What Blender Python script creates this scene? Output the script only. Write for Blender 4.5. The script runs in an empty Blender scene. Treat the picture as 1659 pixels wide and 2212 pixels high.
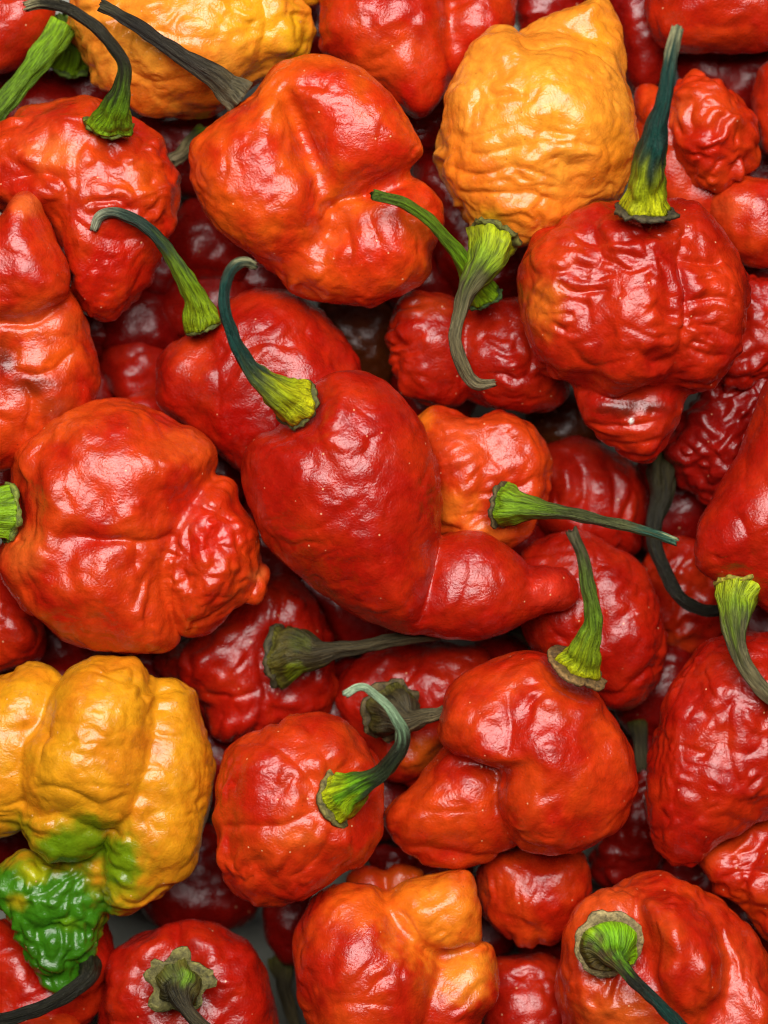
import bpy, math, random
import numpy as np

# ------------------------------------------------------------------ scene, camera, light
scene = bpy.context.scene
COL = scene.collection
S = 1e-4                      # 1 drawing unit = 0.1 mm
D = 5500.0                    # camera height above the top layer, in drawing units
CX, CY = 829.5, 1106.0

cam_d = bpy.data.cameras.new('camera')
cam = bpy.data.objects.new('camera', cam_d)
COL.objects.link(cam)
cam.location = (0, 0, D * S)
cam_d.sensor_fit = 'HORIZONTAL'
cam_d.sensor_width = 36
cam_d.lens = 36 * D / 1659.0
cam_d.clip_start = 0.01
cam_d.clip_end = 20
cam_d.dof.use_dof = True
cam_d.dof.focus_distance = (D - 90) * S
cam_d.dof.aperture_fstop = 13
scene.camera = cam

world = bpy.data.worlds.new('World')
scene.world = world
world.use_nodes = True
bg = world.node_tree.nodes['Background']
bg.inputs[0].default_value = (0.9, 0.95, 1.0, 1)
bg.inputs[1].default_value = 0.006


def area(name, loc, target, sx, sy, power, col):
    d = bpy.data.lights.new(name, 'AREA')
    d.shape = 'RECTANGLE'
    d.size, d.size_y = sx, sy
    d.energy = power
    d.color = col
    o = bpy.data.objects.new(name, d)
    COL.objects.link(o)
    o.location = loc
    v = np.array(target, float) - np.array(loc, float)
    import mathutils
    o.rotation_euler = mathutils.Vector(v).to_track_quat('-Z', 'Y').to_euler()
    return o


area('ceiling_panel_lamp', (0.0, 0.30, 0.78), (0, 0, 0), 0.72, 0.52, 14.0, (1.0, 0.965, 0.93))
area('window_lamp', (0.16, 0.62, 0.72), (0, 0, 0), 0.10, 0.10, 1.0, (0.80, 0.86, 1.0))

scene.view_settings.view_transform = 'Standard'
scene.view_settings.look = 'None'
scene.view_settings.exposure = 0.0
scene.view_settings.gamma = 1.0
scene.render.engine = 'CYCLES'
scene.cycles.use_denoising = True
scene.cycles.max_bounces = 6
scene.cycles.filter_width = 1.1


# ------------------------------------------------------------------ numeric helpers
def lin(c):
    c = np.asarray(c, float) / 255.0
    return np.where(c <= 0.04045, c / 12.92, ((c + 0.055) / 1.055) ** 2.4)


_rg = np.random.RandomState(5)
_G = _rg.normal(size=(256, 3))
_G /= np.linalg.norm(_G, axis=1)[:, None]
_G = _G.astype(np.float32)
_PERM = np.concatenate([_rg.permutation(256)] * 3)


def pnoise(p, seed=0):
    p = p + np.float32(seed * 17.37)
    f = np.floor(p)
    i = f.astype(np.int64) & 255
    r = (p - f).astype(np.float32)
    w = r * r * r * (r * (r * 6 - 15) + 10)
    out = 0
    for a in (0, 1):
        wa = w[:, 0] if a else 1 - w[:, 0]
        ia = _PERM[(i[:, 0] + a) & 255]
        for b in (0, 1):
            wb = wa * (w[:, 1] if b else 1 - w[:, 1])
            ib = _PERM[(ia + i[:, 1] + b) & 255]
            for c in (0, 1):
                g = _G[_PERM[(ib + i[:, 2] + c) & 255]]
                d = g[:, 0] * (r[:, 0] - a) + g[:, 1] * (r[:, 1] - b) + g[:, 2] * (r[:, 2] - c)
                out = out + d * wb * (w[:, 2] if c else 1 - w[:, 2])
    return out * 1.5


def fbm(p, seed, octaves=3):
    v, a = 0, 1.0
    for k in range(octaves):
        v = v + a * pnoise(p * 2.03 ** k, seed + k)
        a *= 0.5
    return v


def sstep(a, b, x):
    t = np.clip((x - a) / (b - a), 0, 1)
    return t * t * (3 - 2 * t)


def spline(pts, n, closed=False):
    P = np.asarray(pts, float)
    m = len(P)
    out = []
    segs = m if closed else m - 1
    for i in range(segs):
        if closed:
            p0, p1, p2, p3 = P[i - 1], P[i], P[(i + 1) % m], P[(i + 2) % m]
        else:
            p1, p2 = P[i], P[i + 1]
            p0 = P[i - 1] if i else 2 * p1 - p2
            p3 = P[i + 2] if i + 2 < m else 2 * p2 - p1
        t = (np.arange(n) / n)[:, None]
        out.append(0.5 * (2 * p1 + (p2 - p0) * t + (2 * p0 - 5 * p1 + 4 * p2 - p3) * t ** 2
                          + (3 * p1 - p0 - 3 * p2 + p3) * t ** 3))
    if not closed:
        out.append(P[-1][None])
    return np.concatenate(out)


def world_xy(p, z):
    """place a drawn point at its own height z under the camera"""
    p = np.asarray(p, float)
    k = (D - np.asarray(z)) / D
    return np.stack([(p[..., 0] - CX) * k, -(p[..., 1] - CY) * k], -1)


def seg_dist(xy, line):
    best = np.full(len(xy), 1e9)
    par = np.zeros(len(xy))
    n = len(line) - 1
    for i in range(n):
        a, b = line[i], line[i + 1]
        ab = b - a
        t = np.clip(((xy - a) @ ab) / max(ab @ ab, 1e-9), 0, 1)
        q = a + t[:, None] * ab
        dist = np.hypot(*(xy - q).T)
        par = np.where(dist < best, (i + t) / n, par)
        best = np.minimum(best, dist)
    return best, par


def surface_nets(F, o, h):
    """closed quad surface where F changes sign (F > 0 inside)"""
    ins = F > 0
    nx, ny, nz = F.shape
    c = [ins[a:nx - 1 + a, b:ny - 1 + b, d:nz - 1 + d] for a in (0, 1) for b in (0, 1) for d in (0, 1)]
    allin = c[0].copy()
    anyin = c[0].copy()
    for q in c[1:]:
        allin &= q
        anyin |= q
    act = anyin & ~allin
    idx = np.full(act.shape, -1, np.int64)
    ci = np.argwhere(act)
    idx[act] = np.arange(len(ci))
    acc = np.zeros((len(ci), 3))
    cnt = np.zeros(len(ci))
    corners = [(a, b, d) for a in (0, 1) for b in (0, 1) for d in (0, 1)]
    vals = {k: F[ci[:, 0] + k[0], ci[:, 1] + k[1], ci[:, 2] + k[2]] for k in corners}
    for k in corners:
        for ax in range(3):
            if k[ax] == 0:
                k2 = list(k); k2[ax] = 1; k2 = tuple(k2)
                v0, v1 = vals[k], vals[k2]
                m = (v0 > 0) != (v1 > 0)
                t = np.where(m, v0 / np.where(m, v0 - v1, 1), 0)
                pos = np.tile(np.array(k, float), (len(ci), 1))
                pos[:, ax] = t
                acc[m] += pos[m]
                cnt[m] += 1
    V = (ci + acc / cnt[:, None]) * h + o
    quads = []
    for ax in range(3):
        sl0 = [slice(None)] * 3; sl1 = [slice(None)] * 3
        sl0[ax] = slice(0, -1); sl1[ax] = slice(1, None)
        a0 = ins[tuple(sl0)]; a1 = ins[tuple(sl1)]
        u, v = (ax + 1) % 3, (ax + 2) % 3
        e = np.argwhere(a0 != a1)
        e = e[(e[:, u] > 0) & (e[:, v] > 0)]
        flip = a0[e[:, 0], e[:, 1], e[:, 2]]
        def cell(du, dv):
            q = e.copy(); q[:, u] -= du; q[:, v] -= dv
            return idx[q[:, 0], q[:, 1], q[:, 2]]
        Q = np.stack([cell(1, 1), cell(0, 1), cell(0, 0), cell(1, 0)], 1)
        Q[~flip] = Q[~flip][:, ::-1]
        quads.append(Q)
    return V, np.concatenate(quads)


def vnormals(V, Q):
    n = np.cross(V[Q[:, 2]] - V[Q[:, 0]], V[Q[:, 3]] - V[Q[:, 1]])
    N = np.zeros_like(V)
    for k in range(4):
        for a in range(3):
            N[:, a] += np.bincount(Q[:, k], n[:, a], len(V))
    return N / np.maximum(np.linalg.norm(N, axis=1), 1e-9)[:, None]


def laplace(V, Q, f=0.5):
    A = np.zeros_like(V); c = np.zeros(len(V))
    for k in range(4):
        for j in (1, 3):
            i0, i1 = Q[:, k], Q[:, (k + j) % 4]
            for a in range(3):
                A[:, a] += np.bincount(i0, V[i1, a], len(V))
            c += np.bincount(i0, None, len(V))
    return V * (1 - f) + f * A / np.maximum(c, 1)[:, None]


def make_mesh(name, V, Q, colors=None, uv=None, mat=None):
    me = bpy.data.meshes.new(name)
    Q = np.asarray(Q)
    me.vertices.add(len(V))
    me.vertices.foreach_set('co', np.ascontiguousarray(V, np.float32).ravel())
    k = Q.shape[1]
    me.loops.add(len(Q) * k)
    me.loops.foreach_set('vertex_index', Q.astype(np.int32).ravel())
    me.polygons.add(len(Q))
    me.polygons.foreach_set('loop_start', np.arange(0, len(Q) * k, k, dtype=np.int32))
    me.update(calc_edges=True)
    me.validate()
    me.polygons.foreach_set('use_smooth', np.ones(len(me.polygons), bool))
    if colors is not None:
        at = me.color_attributes.new('pigment', 'FLOAT_COLOR', 'POINT')
        at.data.foreach_set('color', np.concatenate([colors, np.ones((len(colors), 1))], 1).astype(np.float32).ravel())
    if uv is not None:
        at = me.attributes.new('strand', 'FLOAT_VECTOR', 'POINT')
        at.data.foreach_set('vector', np.ascontiguousarray(uv, np.float32).ravel())
    if mat:
        me.materials.append(mat)
    return me


# ------------------------------------------------------------------ materials
def nt(name):
    m = bpy.data.materials.new(name)
    m.use_nodes = True
    t = m.node_tree
    b = t.nodes['Principled BSDF']
    return m, t, b


def node(t, kind, **kw):
    n = t.nodes.new(kind)
    for k, v in kw.items():
        setattr(n, k, v)
    return n


def vec_random(t, coord):
    """object coordinates shifted by the object's own random number"""
    oi = node(t, 'ShaderNodeObjectInfo')
    mul = node(t, 'ShaderNodeMath', operation='MULTIPLY')
    t.links.new(oi.outputs['Random'], mul.inputs[0]); mul.inputs[1].default_value = 3.7
    add = node(t, 'ShaderNodeVectorMath', operation='ADD')
    t.links.new(coord, add.inputs[0]); t.links.new(mul.outputs[0], add.inputs[1])
    return add.outputs[0]


def noise(t, vec, scale, detail=3, rough=0.55, dist=0.0):
    n = node(t, 'ShaderNodeTexNoise')
    t.links.new(vec, n.inputs['Vector'])
    n.inputs['Scale'].default_value = scale
    n.inputs['Detail'].default_value = detail
    n.inputs['Roughness'].default_value = rough
    n.inputs['Distortion'].default_value = dist
    return n.outputs[0]


def maprange(t, v, a, b, c, d):
    n = node(t, 'ShaderNodeMapRange')
    t.links.new(v, n.inputs[0])
    for i, x in enumerate((a, b, c, d)):
        n.inputs[1 + i].default_value = x
    return n.outputs[0]


def mix(t, fac, a, b, mode='MIX'):
    n = node(t, 'ShaderNodeMix', data_type='RGBA', blend_type=mode)
    if isinstance(fac, float):
        n.inputs[0].default_value = fac
    else:
        t.links.new(fac, n.inputs[0])
    for s, x in ((6, a), (7, b)):
        if isinstance(x, tuple):
            n.inputs[s].default_value = x
        else:
            t.links.new(x, n.inputs[s])
    return n.outputs[2]


def math_(t, op, a, b):
    n = node(t, 'ShaderNodeMath', operation=op)
    for i, x in enumerate((a, b)):
        if isinstance(x, (int, float)):
            n.inputs[i].default_value = x
        else:
            t.links.new(x, n.inputs[i])
    return n.outputs[0]


def bump(t, h, strength, dist, prev=None):
    n = node(t, 'ShaderNodeBump')
    t.links.new(h, n.inputs['Height'])
    n.inputs['Strength'].default_value = strength
    n.inputs['Distance'].default_value = dist
    if prev:
        t.links.new(prev, n.inputs['Normal'])
    return n.outputs[0]


def skin_material():
    m, t, b = nt('pepper_skin')
    tc = node(t, 'ShaderNodeTexCoord')
    v = vec_random(t, tc.outputs['Object'])
    at = node(t, 'ShaderNodeAttribute', attribute_name='pigment')
    # flecked ripening pigment
    n1 = noise(t, v, 420, 5, 0.62, 0.6)
    f1 = maprange(t, n1, 0.35, 0.7, 0.80, 1.12)
    mul = node(t, 'ShaderNodeVectorMath', operation='SCALE')
    t.links.new(at.outputs['Color'], mul.inputs[0]); t.links.new(f1, mul.inputs['Scale'])
    col = mul.outputs[0]
    n2 = noise(t, v, 1500, 3, 0.6)
    f2 = maprange(t, n2, 0.62, 0.74, 0.0, 0.22)
    hs = node(t, 'ShaderNodeHueSaturation')
    hs.inputs['Hue'].default_value = 0.515; hs.inputs['Value'].default_value = 1.25
    t.links.new(col, hs.inputs['Color'])
    col = mix(t, f2, col, hs.outputs[0])
    # darker, riper blotches
    br = noise(t, v, 85, 4, 0.6, 0.8)
    col = mix(t, maprange(t, br, 0.55, 0.72, 0.0, 0.5), col, (0.72, 0.42, 0.5, 1), 'MULTIPLY')
    # pale dust specks
    vo = node(t, 'ShaderNodeTexVoronoi')
    t.links.new(v, vo.inputs['Vector']); vo.inputs['Scale'].default_value = 330
    near = maprange(t, vo.outputs['Distance'], 0.05, 0.085, 1.0, 0.0)
    sep = node(t, 'ShaderNodeSeparateColor')
    t.links.new(vo.outputs['Color'], sep.inputs[0])
    few = maprange(t, sep.outputs[0], 0.62, 0.7, 0.0, 0.8)
    speck = math_(t, 'MULTIPLY', near, few)
    col = mix(t, speck, col, (0.75, 0.42, 0.22, 1))
    # dark pores
    vo2 = node(t, 'ShaderNodeTexVoronoi')
    t.links.new(v, vo2.inputs['Vector']); vo2.inputs['Scale'].default_value = 520
    near2 = maprange(t, vo2.outputs['Distance'], 0.06, 0.12, 1.0, 0.0)
    sep2 = node(t, 'ShaderNodeSeparateColor')
    t.links.new(vo2.outputs['Color'], sep2.inputs[0])
    few2 = maprange(t, sep2.outputs[1], 0.8, 0.86, 0.0, 0.5)
    col = mix(t, math_(t, 'MULTIPLY', near2, few2), col, (0.09, 0.012, 0.005, 1))
    t.links.new(col, b.inputs['Base Color'])
    r = maprange(t, noise(t, v, 260, 3), 0.3, 0.7, 0.22, 0.32)
    t.links.new(r, b.inputs['Roughness'])
    b.inputs['IOR'].default_value = 1.5
    b.inputs['Subsurface Weight'].default_value = 0.05
    b.inputs['Subsurface Radius'].default_value = (1.0, 0.25, 0.08)
    b.inputs['Subsurface Scale'].default_value = 0.0022
    wr = noise(t, v, 620, 4, 0.6, 0.9)
    fi = noise(t, v, 1900, 2, 0.5, 0.3)
    cr = noise(t, v, 330, 3, 0.5, 1.1)
    cr = math_(t, 'ABSOLUTE', math_(t, 'SUBTRACT', cr, 0.5), 0)
    cr = maprange(t, cr, 0.0, 0.12, 0.0, 1.0)
    nn = bump(t, cr, 0.11, 0.0002)
    nn = bump(t, wr, 0.20, 0.0004, nn)
    nn = bump(t, fi, 0.6, 0.00018, nn)
    t.links.new(nn, b.inputs['Normal'])
    return m


def stem_material():
    m, t, b = nt('pepper_stem')
    at = node(t, 'ShaderNodeAttribute', attribute_name='pigment')
    uv = node(t, 'ShaderNodeAttribute', attribute_name='strand')
    mp = node(t, 'ShaderNodeMapping')
    mp.inputs['Scale'].default_value = (1.0, 1.0, 0.16)
    t.links.new(uv.outputs['Vector'], mp.inputs[0])
    st = noise(t, mp.outputs[0], 3.2, 4, 0.65, 0.3)
    pa = noise(t, uv.outputs['Vector'], 1.1, 4, 0.65, 0.4)
    f = maprange(t, st, 0.36, 0.62, 0.42, 1.4)
    mul = node(t, 'ShaderNodeVectorMath', operation='SCALE')
    t.links.new(at.outputs['Color'], mul.inputs[0]); t.links.new(f, mul.inputs['Scale'])
    col = mix(t, maprange(t, pa, 0.56, 0.78, 0.0, 0.45), mul.outputs[0], (0.05, 0.045, 0.022, 1))
    fl = noise(t, uv.outputs['Vector'], 5.0, 3, 0.6)
    col = mix(t, maprange(t, fl, 0.64, 0.72, 0.0, 0.35), col, (0.30, 0.29, 0.19, 1))
    t.links.new(col, b.inputs['Base Color'])
    b.inputs['Roughness'].default_value = 0.55
    b.inputs['Specular IOR Level'].default_value = 0.28
    nn = bump(t, st, 1.0, 0.0009)
    nn = bump(t, fl, 0.6, 0.0003, nn)
    t.links.new(nn, b.inputs['Normal'])
    return m


def calyx_material():
    m, t, b = nt('pepper_calyx')
    tc = node(t, 'ShaderNodeTexCoord')
    v = vec_random(t, tc.outputs['Object'])
    at = node(t, 'ShaderNodeAttribute', attribute_name='pigment')
    n1 = noise(t, v, 900, 5, 0.7, 0.5)
    f = maprange(t, n1, 0.35, 0.68, 0.35, 1.7)
    mul = node(t, 'ShaderNodeVectorMath', operation='SCALE')
    t.links.new(at.outputs['Color'], mul.inputs[0]); t.links.new(f, mul.inputs['Scale'])
    t.links.new(mul.outputs[0], b.inputs['Base Color'])
    b.inputs['Roughness'].default_value = 0.7
    t.links.new(bump(t, n1, 0.8, 0.0006), b.inputs['Normal'])
    return m


SKIN, STEM, CALYX = skin_material(), stem_material(), calyx_material()


def table_material():
    m, t, b = nt('table_top')
    tc = node(t, 'ShaderNodeTexCoord')
    n = noise(t, tc.outputs['Object'], 60, 6, 0.6)
    c = mix(t, maprange(t, n, 0.3, 0.7, 0.0, 1.0), (0.19, 0.20, 0.16, 1), (0.27, 0.28, 0.23, 1))
    t.links.new(c, b.inputs['Base Color'])
    b.inputs['Roughness'].default_value = 0.55
    return m


FLOOR = -640.0
tv = np.array([(x, y, z) for z in (-0.012, 0) for y in (-.125, .125) for x in (-.095, .095)], float)
tq = np.array([(4, 5, 7, 6), (0, 2, 3, 1), (0, 1, 5, 4), (2, 6, 7, 3), (0, 4, 6, 2), (1, 3, 7, 5)])
tm = make_mesh('table_top', tv, tq, mat=table_material())
tm.polygons.foreach_set('use_smooth', np.zeros(6, bool))
table = bpy.data.objects.new('table_top', tm)
table.location = (0, 0, FLOOR * S)
table['kind'] = 'structure'
COL.objects.link(table)


# ------------------------------------------------------------------ pepper builder
def lobe_field(poly, X, Y):
    P = spline(poly, 8, True)
    x, y = P[:, 0], P[:, 1]
    cr = x * np.roll(y, -1) - np.roll(x, -1) * y
    A = cr.sum() / 2
    cx = ((x + np.roll(x, -1)) * cr).sum() / (6 * A)
    cy = ((y + np.roll(y, -1)) * cr).sum() / (6 * A)
    th = np.arctan2(y - cy, x - cx)
    r = np.hypot(x - cx, y - cy)
    o = np.argsort(th)
    g = np.linspace(-np.pi, np.pi, 181)[:-1]
    rg = np.interp(g, th[o], r[o], period=2 * np.pi)
    rs = (np.roll(rg, 1) + 2 * rg + np.roll(rg, -1)) / 4
    rs = np.append(rs, rs[0]); gg = np.linspace(-np.pi, np.pi, 181)
    dx, dy = X - cx, Y - cy
    R = np.interp(np.arctan2(dy, dx), gg, rs)
    return np.minimum(np.hypot(dx, dy) / R, 3.0), math.sqrt(abs(A) / math.pi), cx, cy


STYLES = {   # lump, transverse fold, dimple, fine   (heights in drawing units)
    'sleek': (6, 3.5, 1.6, 0.7),
    'smooth': (12, 4.5, 1.8, 0.7),
    'dimpled': (13, 8.5, 2.6, 1.1),
    'folded': (13, 15.0, 3.4, 1.3),
    'bumpy': (14, 9.5, 7.0, 2.0),
    'deep': (11, 7.0, 2.5, 0.8),
}
PALETTE = {
    'red': ((160, 20, 6), (180, 40, 9)),
    'bright': ((174, 28, 7), (198, 60, 13)),
    'orange': ((190, 42, 9), (210, 84, 16)),
    'dark': ((124, 9, 5), (148, 18, 7)),  # pepper red lowered for the deep layer, shade of the gaps put into colour
    'yellow': ((216, 144, 22), (208, 120, 20)),
    'amber': ((228, 124, 32), (233, 146, 44)),
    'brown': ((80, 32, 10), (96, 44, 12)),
}
GROUP = 'chili peppers heaped in the pile'
count = [0]


def pepper(label, z, pal, lobes, axis=90, style='dimpled', spots=(), grooves=(), stem=None,
           vox=4.2, k=16.0, amp=1.0, p=2.25, mottle=0.5, kind='chili_pepper', base=None, fold_at=None, warts=None, wave=1.0):
    """lobes: (outline, dz, thickness, slope toward +x, slope toward +y (down the picture))"""
    count[0] += 1
    if -400 < z <= -250:                                    # the lower layers lie a little deeper still
        off = 0.2 * z
        z += off
        if stem:
            stem = dict(stem, pts=[(a, b, r, h + off) for a, b, r, h in stem['pts']])
    sd = count[0]
    L = []
    for lb in lobes:
        lb = tuple(lb) + (0.0, 0.85, 0.0, 0.0)[len(lb) - 1:]
        L.append((world_xy(lb[0], z + lb[1]), z + lb[1], lb[2], lb[3], -lb[4]))
    if base:
        pts = np.concatenate([spline(L[i][0], 8, True) for i in base[0]])
        c = (pts.min(0) + pts.max(0)) / 2
        th = np.arctan2(pts[:, 1] - c[1], pts[:, 0] - c[0])
        rr = np.hypot(*(pts - c).T)
        bins = np.clip(((th + np.pi) / (2 * np.pi) * 48).astype(int), 0, 47)
        R = np.array([rr[bins == b].max() if (bins == b).any() else np.nan for b in range(48)])
        ok = ~np.isnan(R)
        R = np.interp(np.arange(48), np.arange(48)[ok], R[ok], period=48)
        R = np.minimum(R, (np.roll(R, 1) + 2 * R + np.roll(R, -1)) / 4) * 0.94
        g = (np.arange(48) + 0.5) / 48 * 2 * np.pi - np.pi
        L.append((np.stack([c[0] + R * np.cos(g), c[1] + R * np.sin(g)], 1), z, base[1], 0, 0))
    allp = np.concatenate([q[0] for q in L])
    lo, hi = allp.min(0) - 30, allp.max(0) + 30
    gx = np.arange(lo[0], hi[0], vox); gy = np.arange(lo[1], hi[1], vox)
    X, Y = np.meshgrid(gx, gy, indexing='ij')
    fl = []
    zlo, zhi = 1e9, -1e9
    for poly, zc, tf, sx, sy in L:
        rho, R, cx, cy = lobe_field(poly, X, Y)
        T = R * tf
        zp = zc + sx * (X - cx) + sy * (Y - cy)
        fl.append((rho, T, zp))
        m = rho < 1
        zlo = min(zlo, (zp[m]).min() - T - 20); zhi = max(zhi, zp[m].max() + T + 20)
    gz = np.arange(zlo, zhi, vox)
    F = None
    for rho, T, zp in fl:
        f = ((T * T * (1 - rho ** p))[:, :, None] - (gz[None, None, :] - zp[:, :, None]) ** 2) / (2 * T)
        f = np.maximum(f, -300).astype(np.float32)
        if F is None:
            F = f
        else:
            h = np.maximum(k - np.abs(F - f), 0) / k
            F = np.maximum(F, f) + h * h * (k / 4)
    V, Q = surface_nets(F, np.array([gx[0], gy[0], gz[0]]), vox)
    V = laplace(V, Q, 0.5)
    N = vnormals(V, Q)
    c0 = (lo + hi) / 2
    # wrinkles in the pepper's own frame: a runs along its axis
    a = math.radians(axis)
    ax, ay = math.cos(a), -math.sin(a)
    q = np.stack([(V[:, 0] - c0[0]) * ax + (V[:, 1] - c0[1]) * ay,
                  -(V[:, 0] - c0[0]) * ay + (V[:, 1] - c0[1]) * ax, V[:, 2] - z], 1).astype(np.float32)
    lump, fold, dim, fine = [s * amp for s in STYLES[style]]
    f32 = lambda *v: np.array(v, np.float32)
    soft = lambda n, e=0.05: np.sqrt(n * n + e * e) - e
    warp = np.stack([pnoise(q / 95, sd + 40 + i) + 0.45 * pnoise(q / 42, sd + 50 + i) for i in range(3)], 1)
    w = q + warp * 22
    front = sstep(-0.1, 0.4, N[:, 2])
    d = lump * (pnoise(q / 125, sd) + 0.55 * pnoise(q / 66, sd + 15))
    calm = np.ones(len(V))
    if stem and stem.get('z') != 'keep':      # the fruit dips where the stalk is set in
        sx, sy, sr = stem['pts'][0][:3]
        sw = world_xy((sx, sy), z + 90)
        sd_ = np.hypot(V[:, 0] - sw[0], V[:, 1] - sw[1]) / sr
        d -= front * sr * (0.34 * np.exp(-(sd_ / 1.15) ** 2) - 0.12 * np.exp(-((sd_ - 1.9) / 0.55) ** 2) * (1 + pnoise(q / 40, sd + 70)))
    for line, wd, dep in grooves:
        wl = world_xy(np.asarray(spline(line, 6)), z + 80)
        dd, tt = seg_dist(V[:, :2] + 7 * warp[:, :2], wl)
        g = np.exp(-dd / (0.85 * wd)) if wd < 25 else np.exp(-(dd / wd) ** 2)
        taper = np.clip(np.sin(np.pi * np.clip(tt, 0.0, 1.0)) * 2.2, 0.25, 1)
        d -= front * 1.25 * dep * g * taper
        calm = np.minimum(calm, 1 - 0.75 * np.exp(-(dd / (1.7 * wd)) ** 2))
    V = V + N * d[:, None]
    V = laplace(V, Q, 0.45)
    N = vnormals(V, Q)
    mask = np.clip(0.45 + 1.3 * pnoise(q / 140, sd + 7), 0.05, 1.4) * calm
    if fold_at:
        fc = world_xy(fold_at[:2], z + 80)
        mask *= 0.15 + 0.95 * np.exp(-(np.hypot(V[:, 0] - fc[0], V[:, 1] - fc[1]) / fold_at[2]) ** 2)
    d = fold * mask * (2.4 * soft(pnoise(w / (wave * f32(52, 150, 120)), sd + 1)) - 0.6)
    d += 0.6 * fold * np.clip(mask + 0.5 * pnoise(q / 60, sd + 8), 0, 1.5) * (2.2 * soft(pnoise(w / (wave * f32(33, 78, 66)), sd + 2)) - 0.5)
    d += dim * (0.4 + 0.6 * calm) * (1.8 * soft(pnoise(w / 44, sd + 3)) - 0.45)
    d += fine * pnoise(w / 21, sd + 4)
    if warts:
        fc = world_xy(warts[:2], z + 60)
        near = 1 - sstep(0.7, 1.1, np.hypot(V[:, 0] - fc[0], V[:, 1] - fc[1]) / warts[2])
        d += near * warts[3] * (2.6 * soft(pnoise(w / 50, sd + 31)) - 0.6 + 0.4 * (2.2 * soft(pnoise(w / 30, sd + 32)) - 0.5))
    V = V + N * d[:, None]
    # ripening pigment: two tones mixed in blotches, then patches of its own
    c1, c2 = [lin(c) for c in PALETTE[pal]]
    t = np.clip(mottle + 0.9 * fbm(q / 110, sd + 11, 3) + 0.05 * d / max(fold, 1), 0, 1)[:, None]
    C = c1 * (1 - t) + c2 * t
    for s in spots:
        (sx, sy), rad, col, st = s[:4]
        zz = z + (s[4] if len(s) > 4 else 100)
        ctr = world_xy((sx, sy), zz)
        rr = np.asarray(rad if hasattr(rad, '__len__') else (rad, rad), float)
        e = np.hypot((V[:, 0] - ctr[0]) / rr[0], (V[:, 1] - ctr[1]) / rr[1])
        hard = s[5] if len(s) > 5 else 0
        e = e + (0.16 if hard else 0.32) * fbm(q / 30, sd + 23, 3)
        f = (st * (1 - sstep(0.62 if hard else (0.2 if rr.max() > 15 else 0.6), 1.12 if hard else 1.3, e)) * sstep(-0.3, 0.1, N[:, 2]))[:, None]
        C = C * (1 - f) + lin(col) * f
    foot = np.array([c0[0], c0[1], V[:, 2].min()])
    root = bpy.data.objects.new(kind, None)
    root.empty_display_size = 0.01
    root.location = foot * S
    root['label'] = label
    root['category'] = 'chili pepper'
    root['group'] = GROUP
    COL.objects.link(root)
    body = bpy.data.objects.new('body', make_mesh('body', (V - foot) * S, Q, C, mat=SKIN))
    body.parent = root
    COL.objects.link(body)
    if stem:
        add_stem(root, foot, V, sd, **stem)
    return root


def front_z(V, xy, r=14):
    m = np.hypot(V[:, 0] - xy[0], V[:, 1] - xy[1]) < r
    return V[m, 2].max() if m.any() else None


GREEN = {   # colours from the calyx end to the tip
    'fresh': [(0, (200, 196, 16)), (.13, (150, 168, 18)), (.4, (104, 134, 26)), (.75, (84, 98, 40)), (.92, (62, 58, 34)), (1, (96, 90, 60))],
    'curl': [(0, (138, 164, 14)), (.36, (112, 144, 18)), (.46, (76, 96, 34)), (.58, (28, 52, 40)), (.84, (62, 80, 64)), (.93, (150, 156, 126)), (1, (180, 184, 150))],
    'thin': [(0, (120, 160, 10)), (.22, (96, 124, 20)), (.36, (70, 76, 34)), (.8, (92, 94, 56)), (.88, (44, 92, 74)), (.95, (70, 110, 84)), (1, (190, 196, 140))],
    'teal': [(0, (196, 196, 16)), (.17, (158, 170, 20)), (.3, (52, 62, 24)), (.42, (10, 54, 44)), (.8, (10, 58, 48)), (.9, (64, 78, 58)), (1, (166, 164, 120))],
    'olive': [(0, (84, 80, 22)), (.15, (70, 62, 22)), (.35, (56, 48, 28)), (1, (104, 92, 62))],
    'grey': [(0, (92, 84, 58)), (.3, (54, 47, 34)), (.8, (40, 35, 28)), (1, (70, 66, 46))],
    'half': [(0, (126, 162, 12)), (.2, (100, 140, 14)), (.36, (52, 62, 22)), (.5, (40, 36, 20)), (.9, (48, 44, 30)), (.96, (150, 140, 100)), (1, (170, 160, 120))],
    'cap': [(0, (130, 150, 20)), (.08, (120, 176, 10)), (.2, (90, 140, 14)), (.3, (40, 40, 22)), (.42, (30, 34, 24)), (.5, (10, 52, 42)), (1, (8, 50, 40))],
    'straw': [(0, (160, 172, 16)), (.2, (112, 140, 18)), (.32, (70, 70, 32)), (.6, (116, 106, 72)), (.85, (96, 84, 54)), (1, (140, 126, 92))],
    'mint': [(0, (196, 204, 16)), (.16, (104, 160, 14)), (.28, (40, 52, 24)), (.58, (38, 40, 24)), (.66, (120, 150, 110)), (.9, (172, 200, 156)), (1, (190, 206, 170))],
    'dark': [(0, (58, 50, 18)), (.4, (32, 29, 12)), (1, (24, 23, 12))],
    'lime': [(0, (120, 158, 10)), (.4, (100, 138, 14)), (1, (86, 112, 24))],
}


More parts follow.
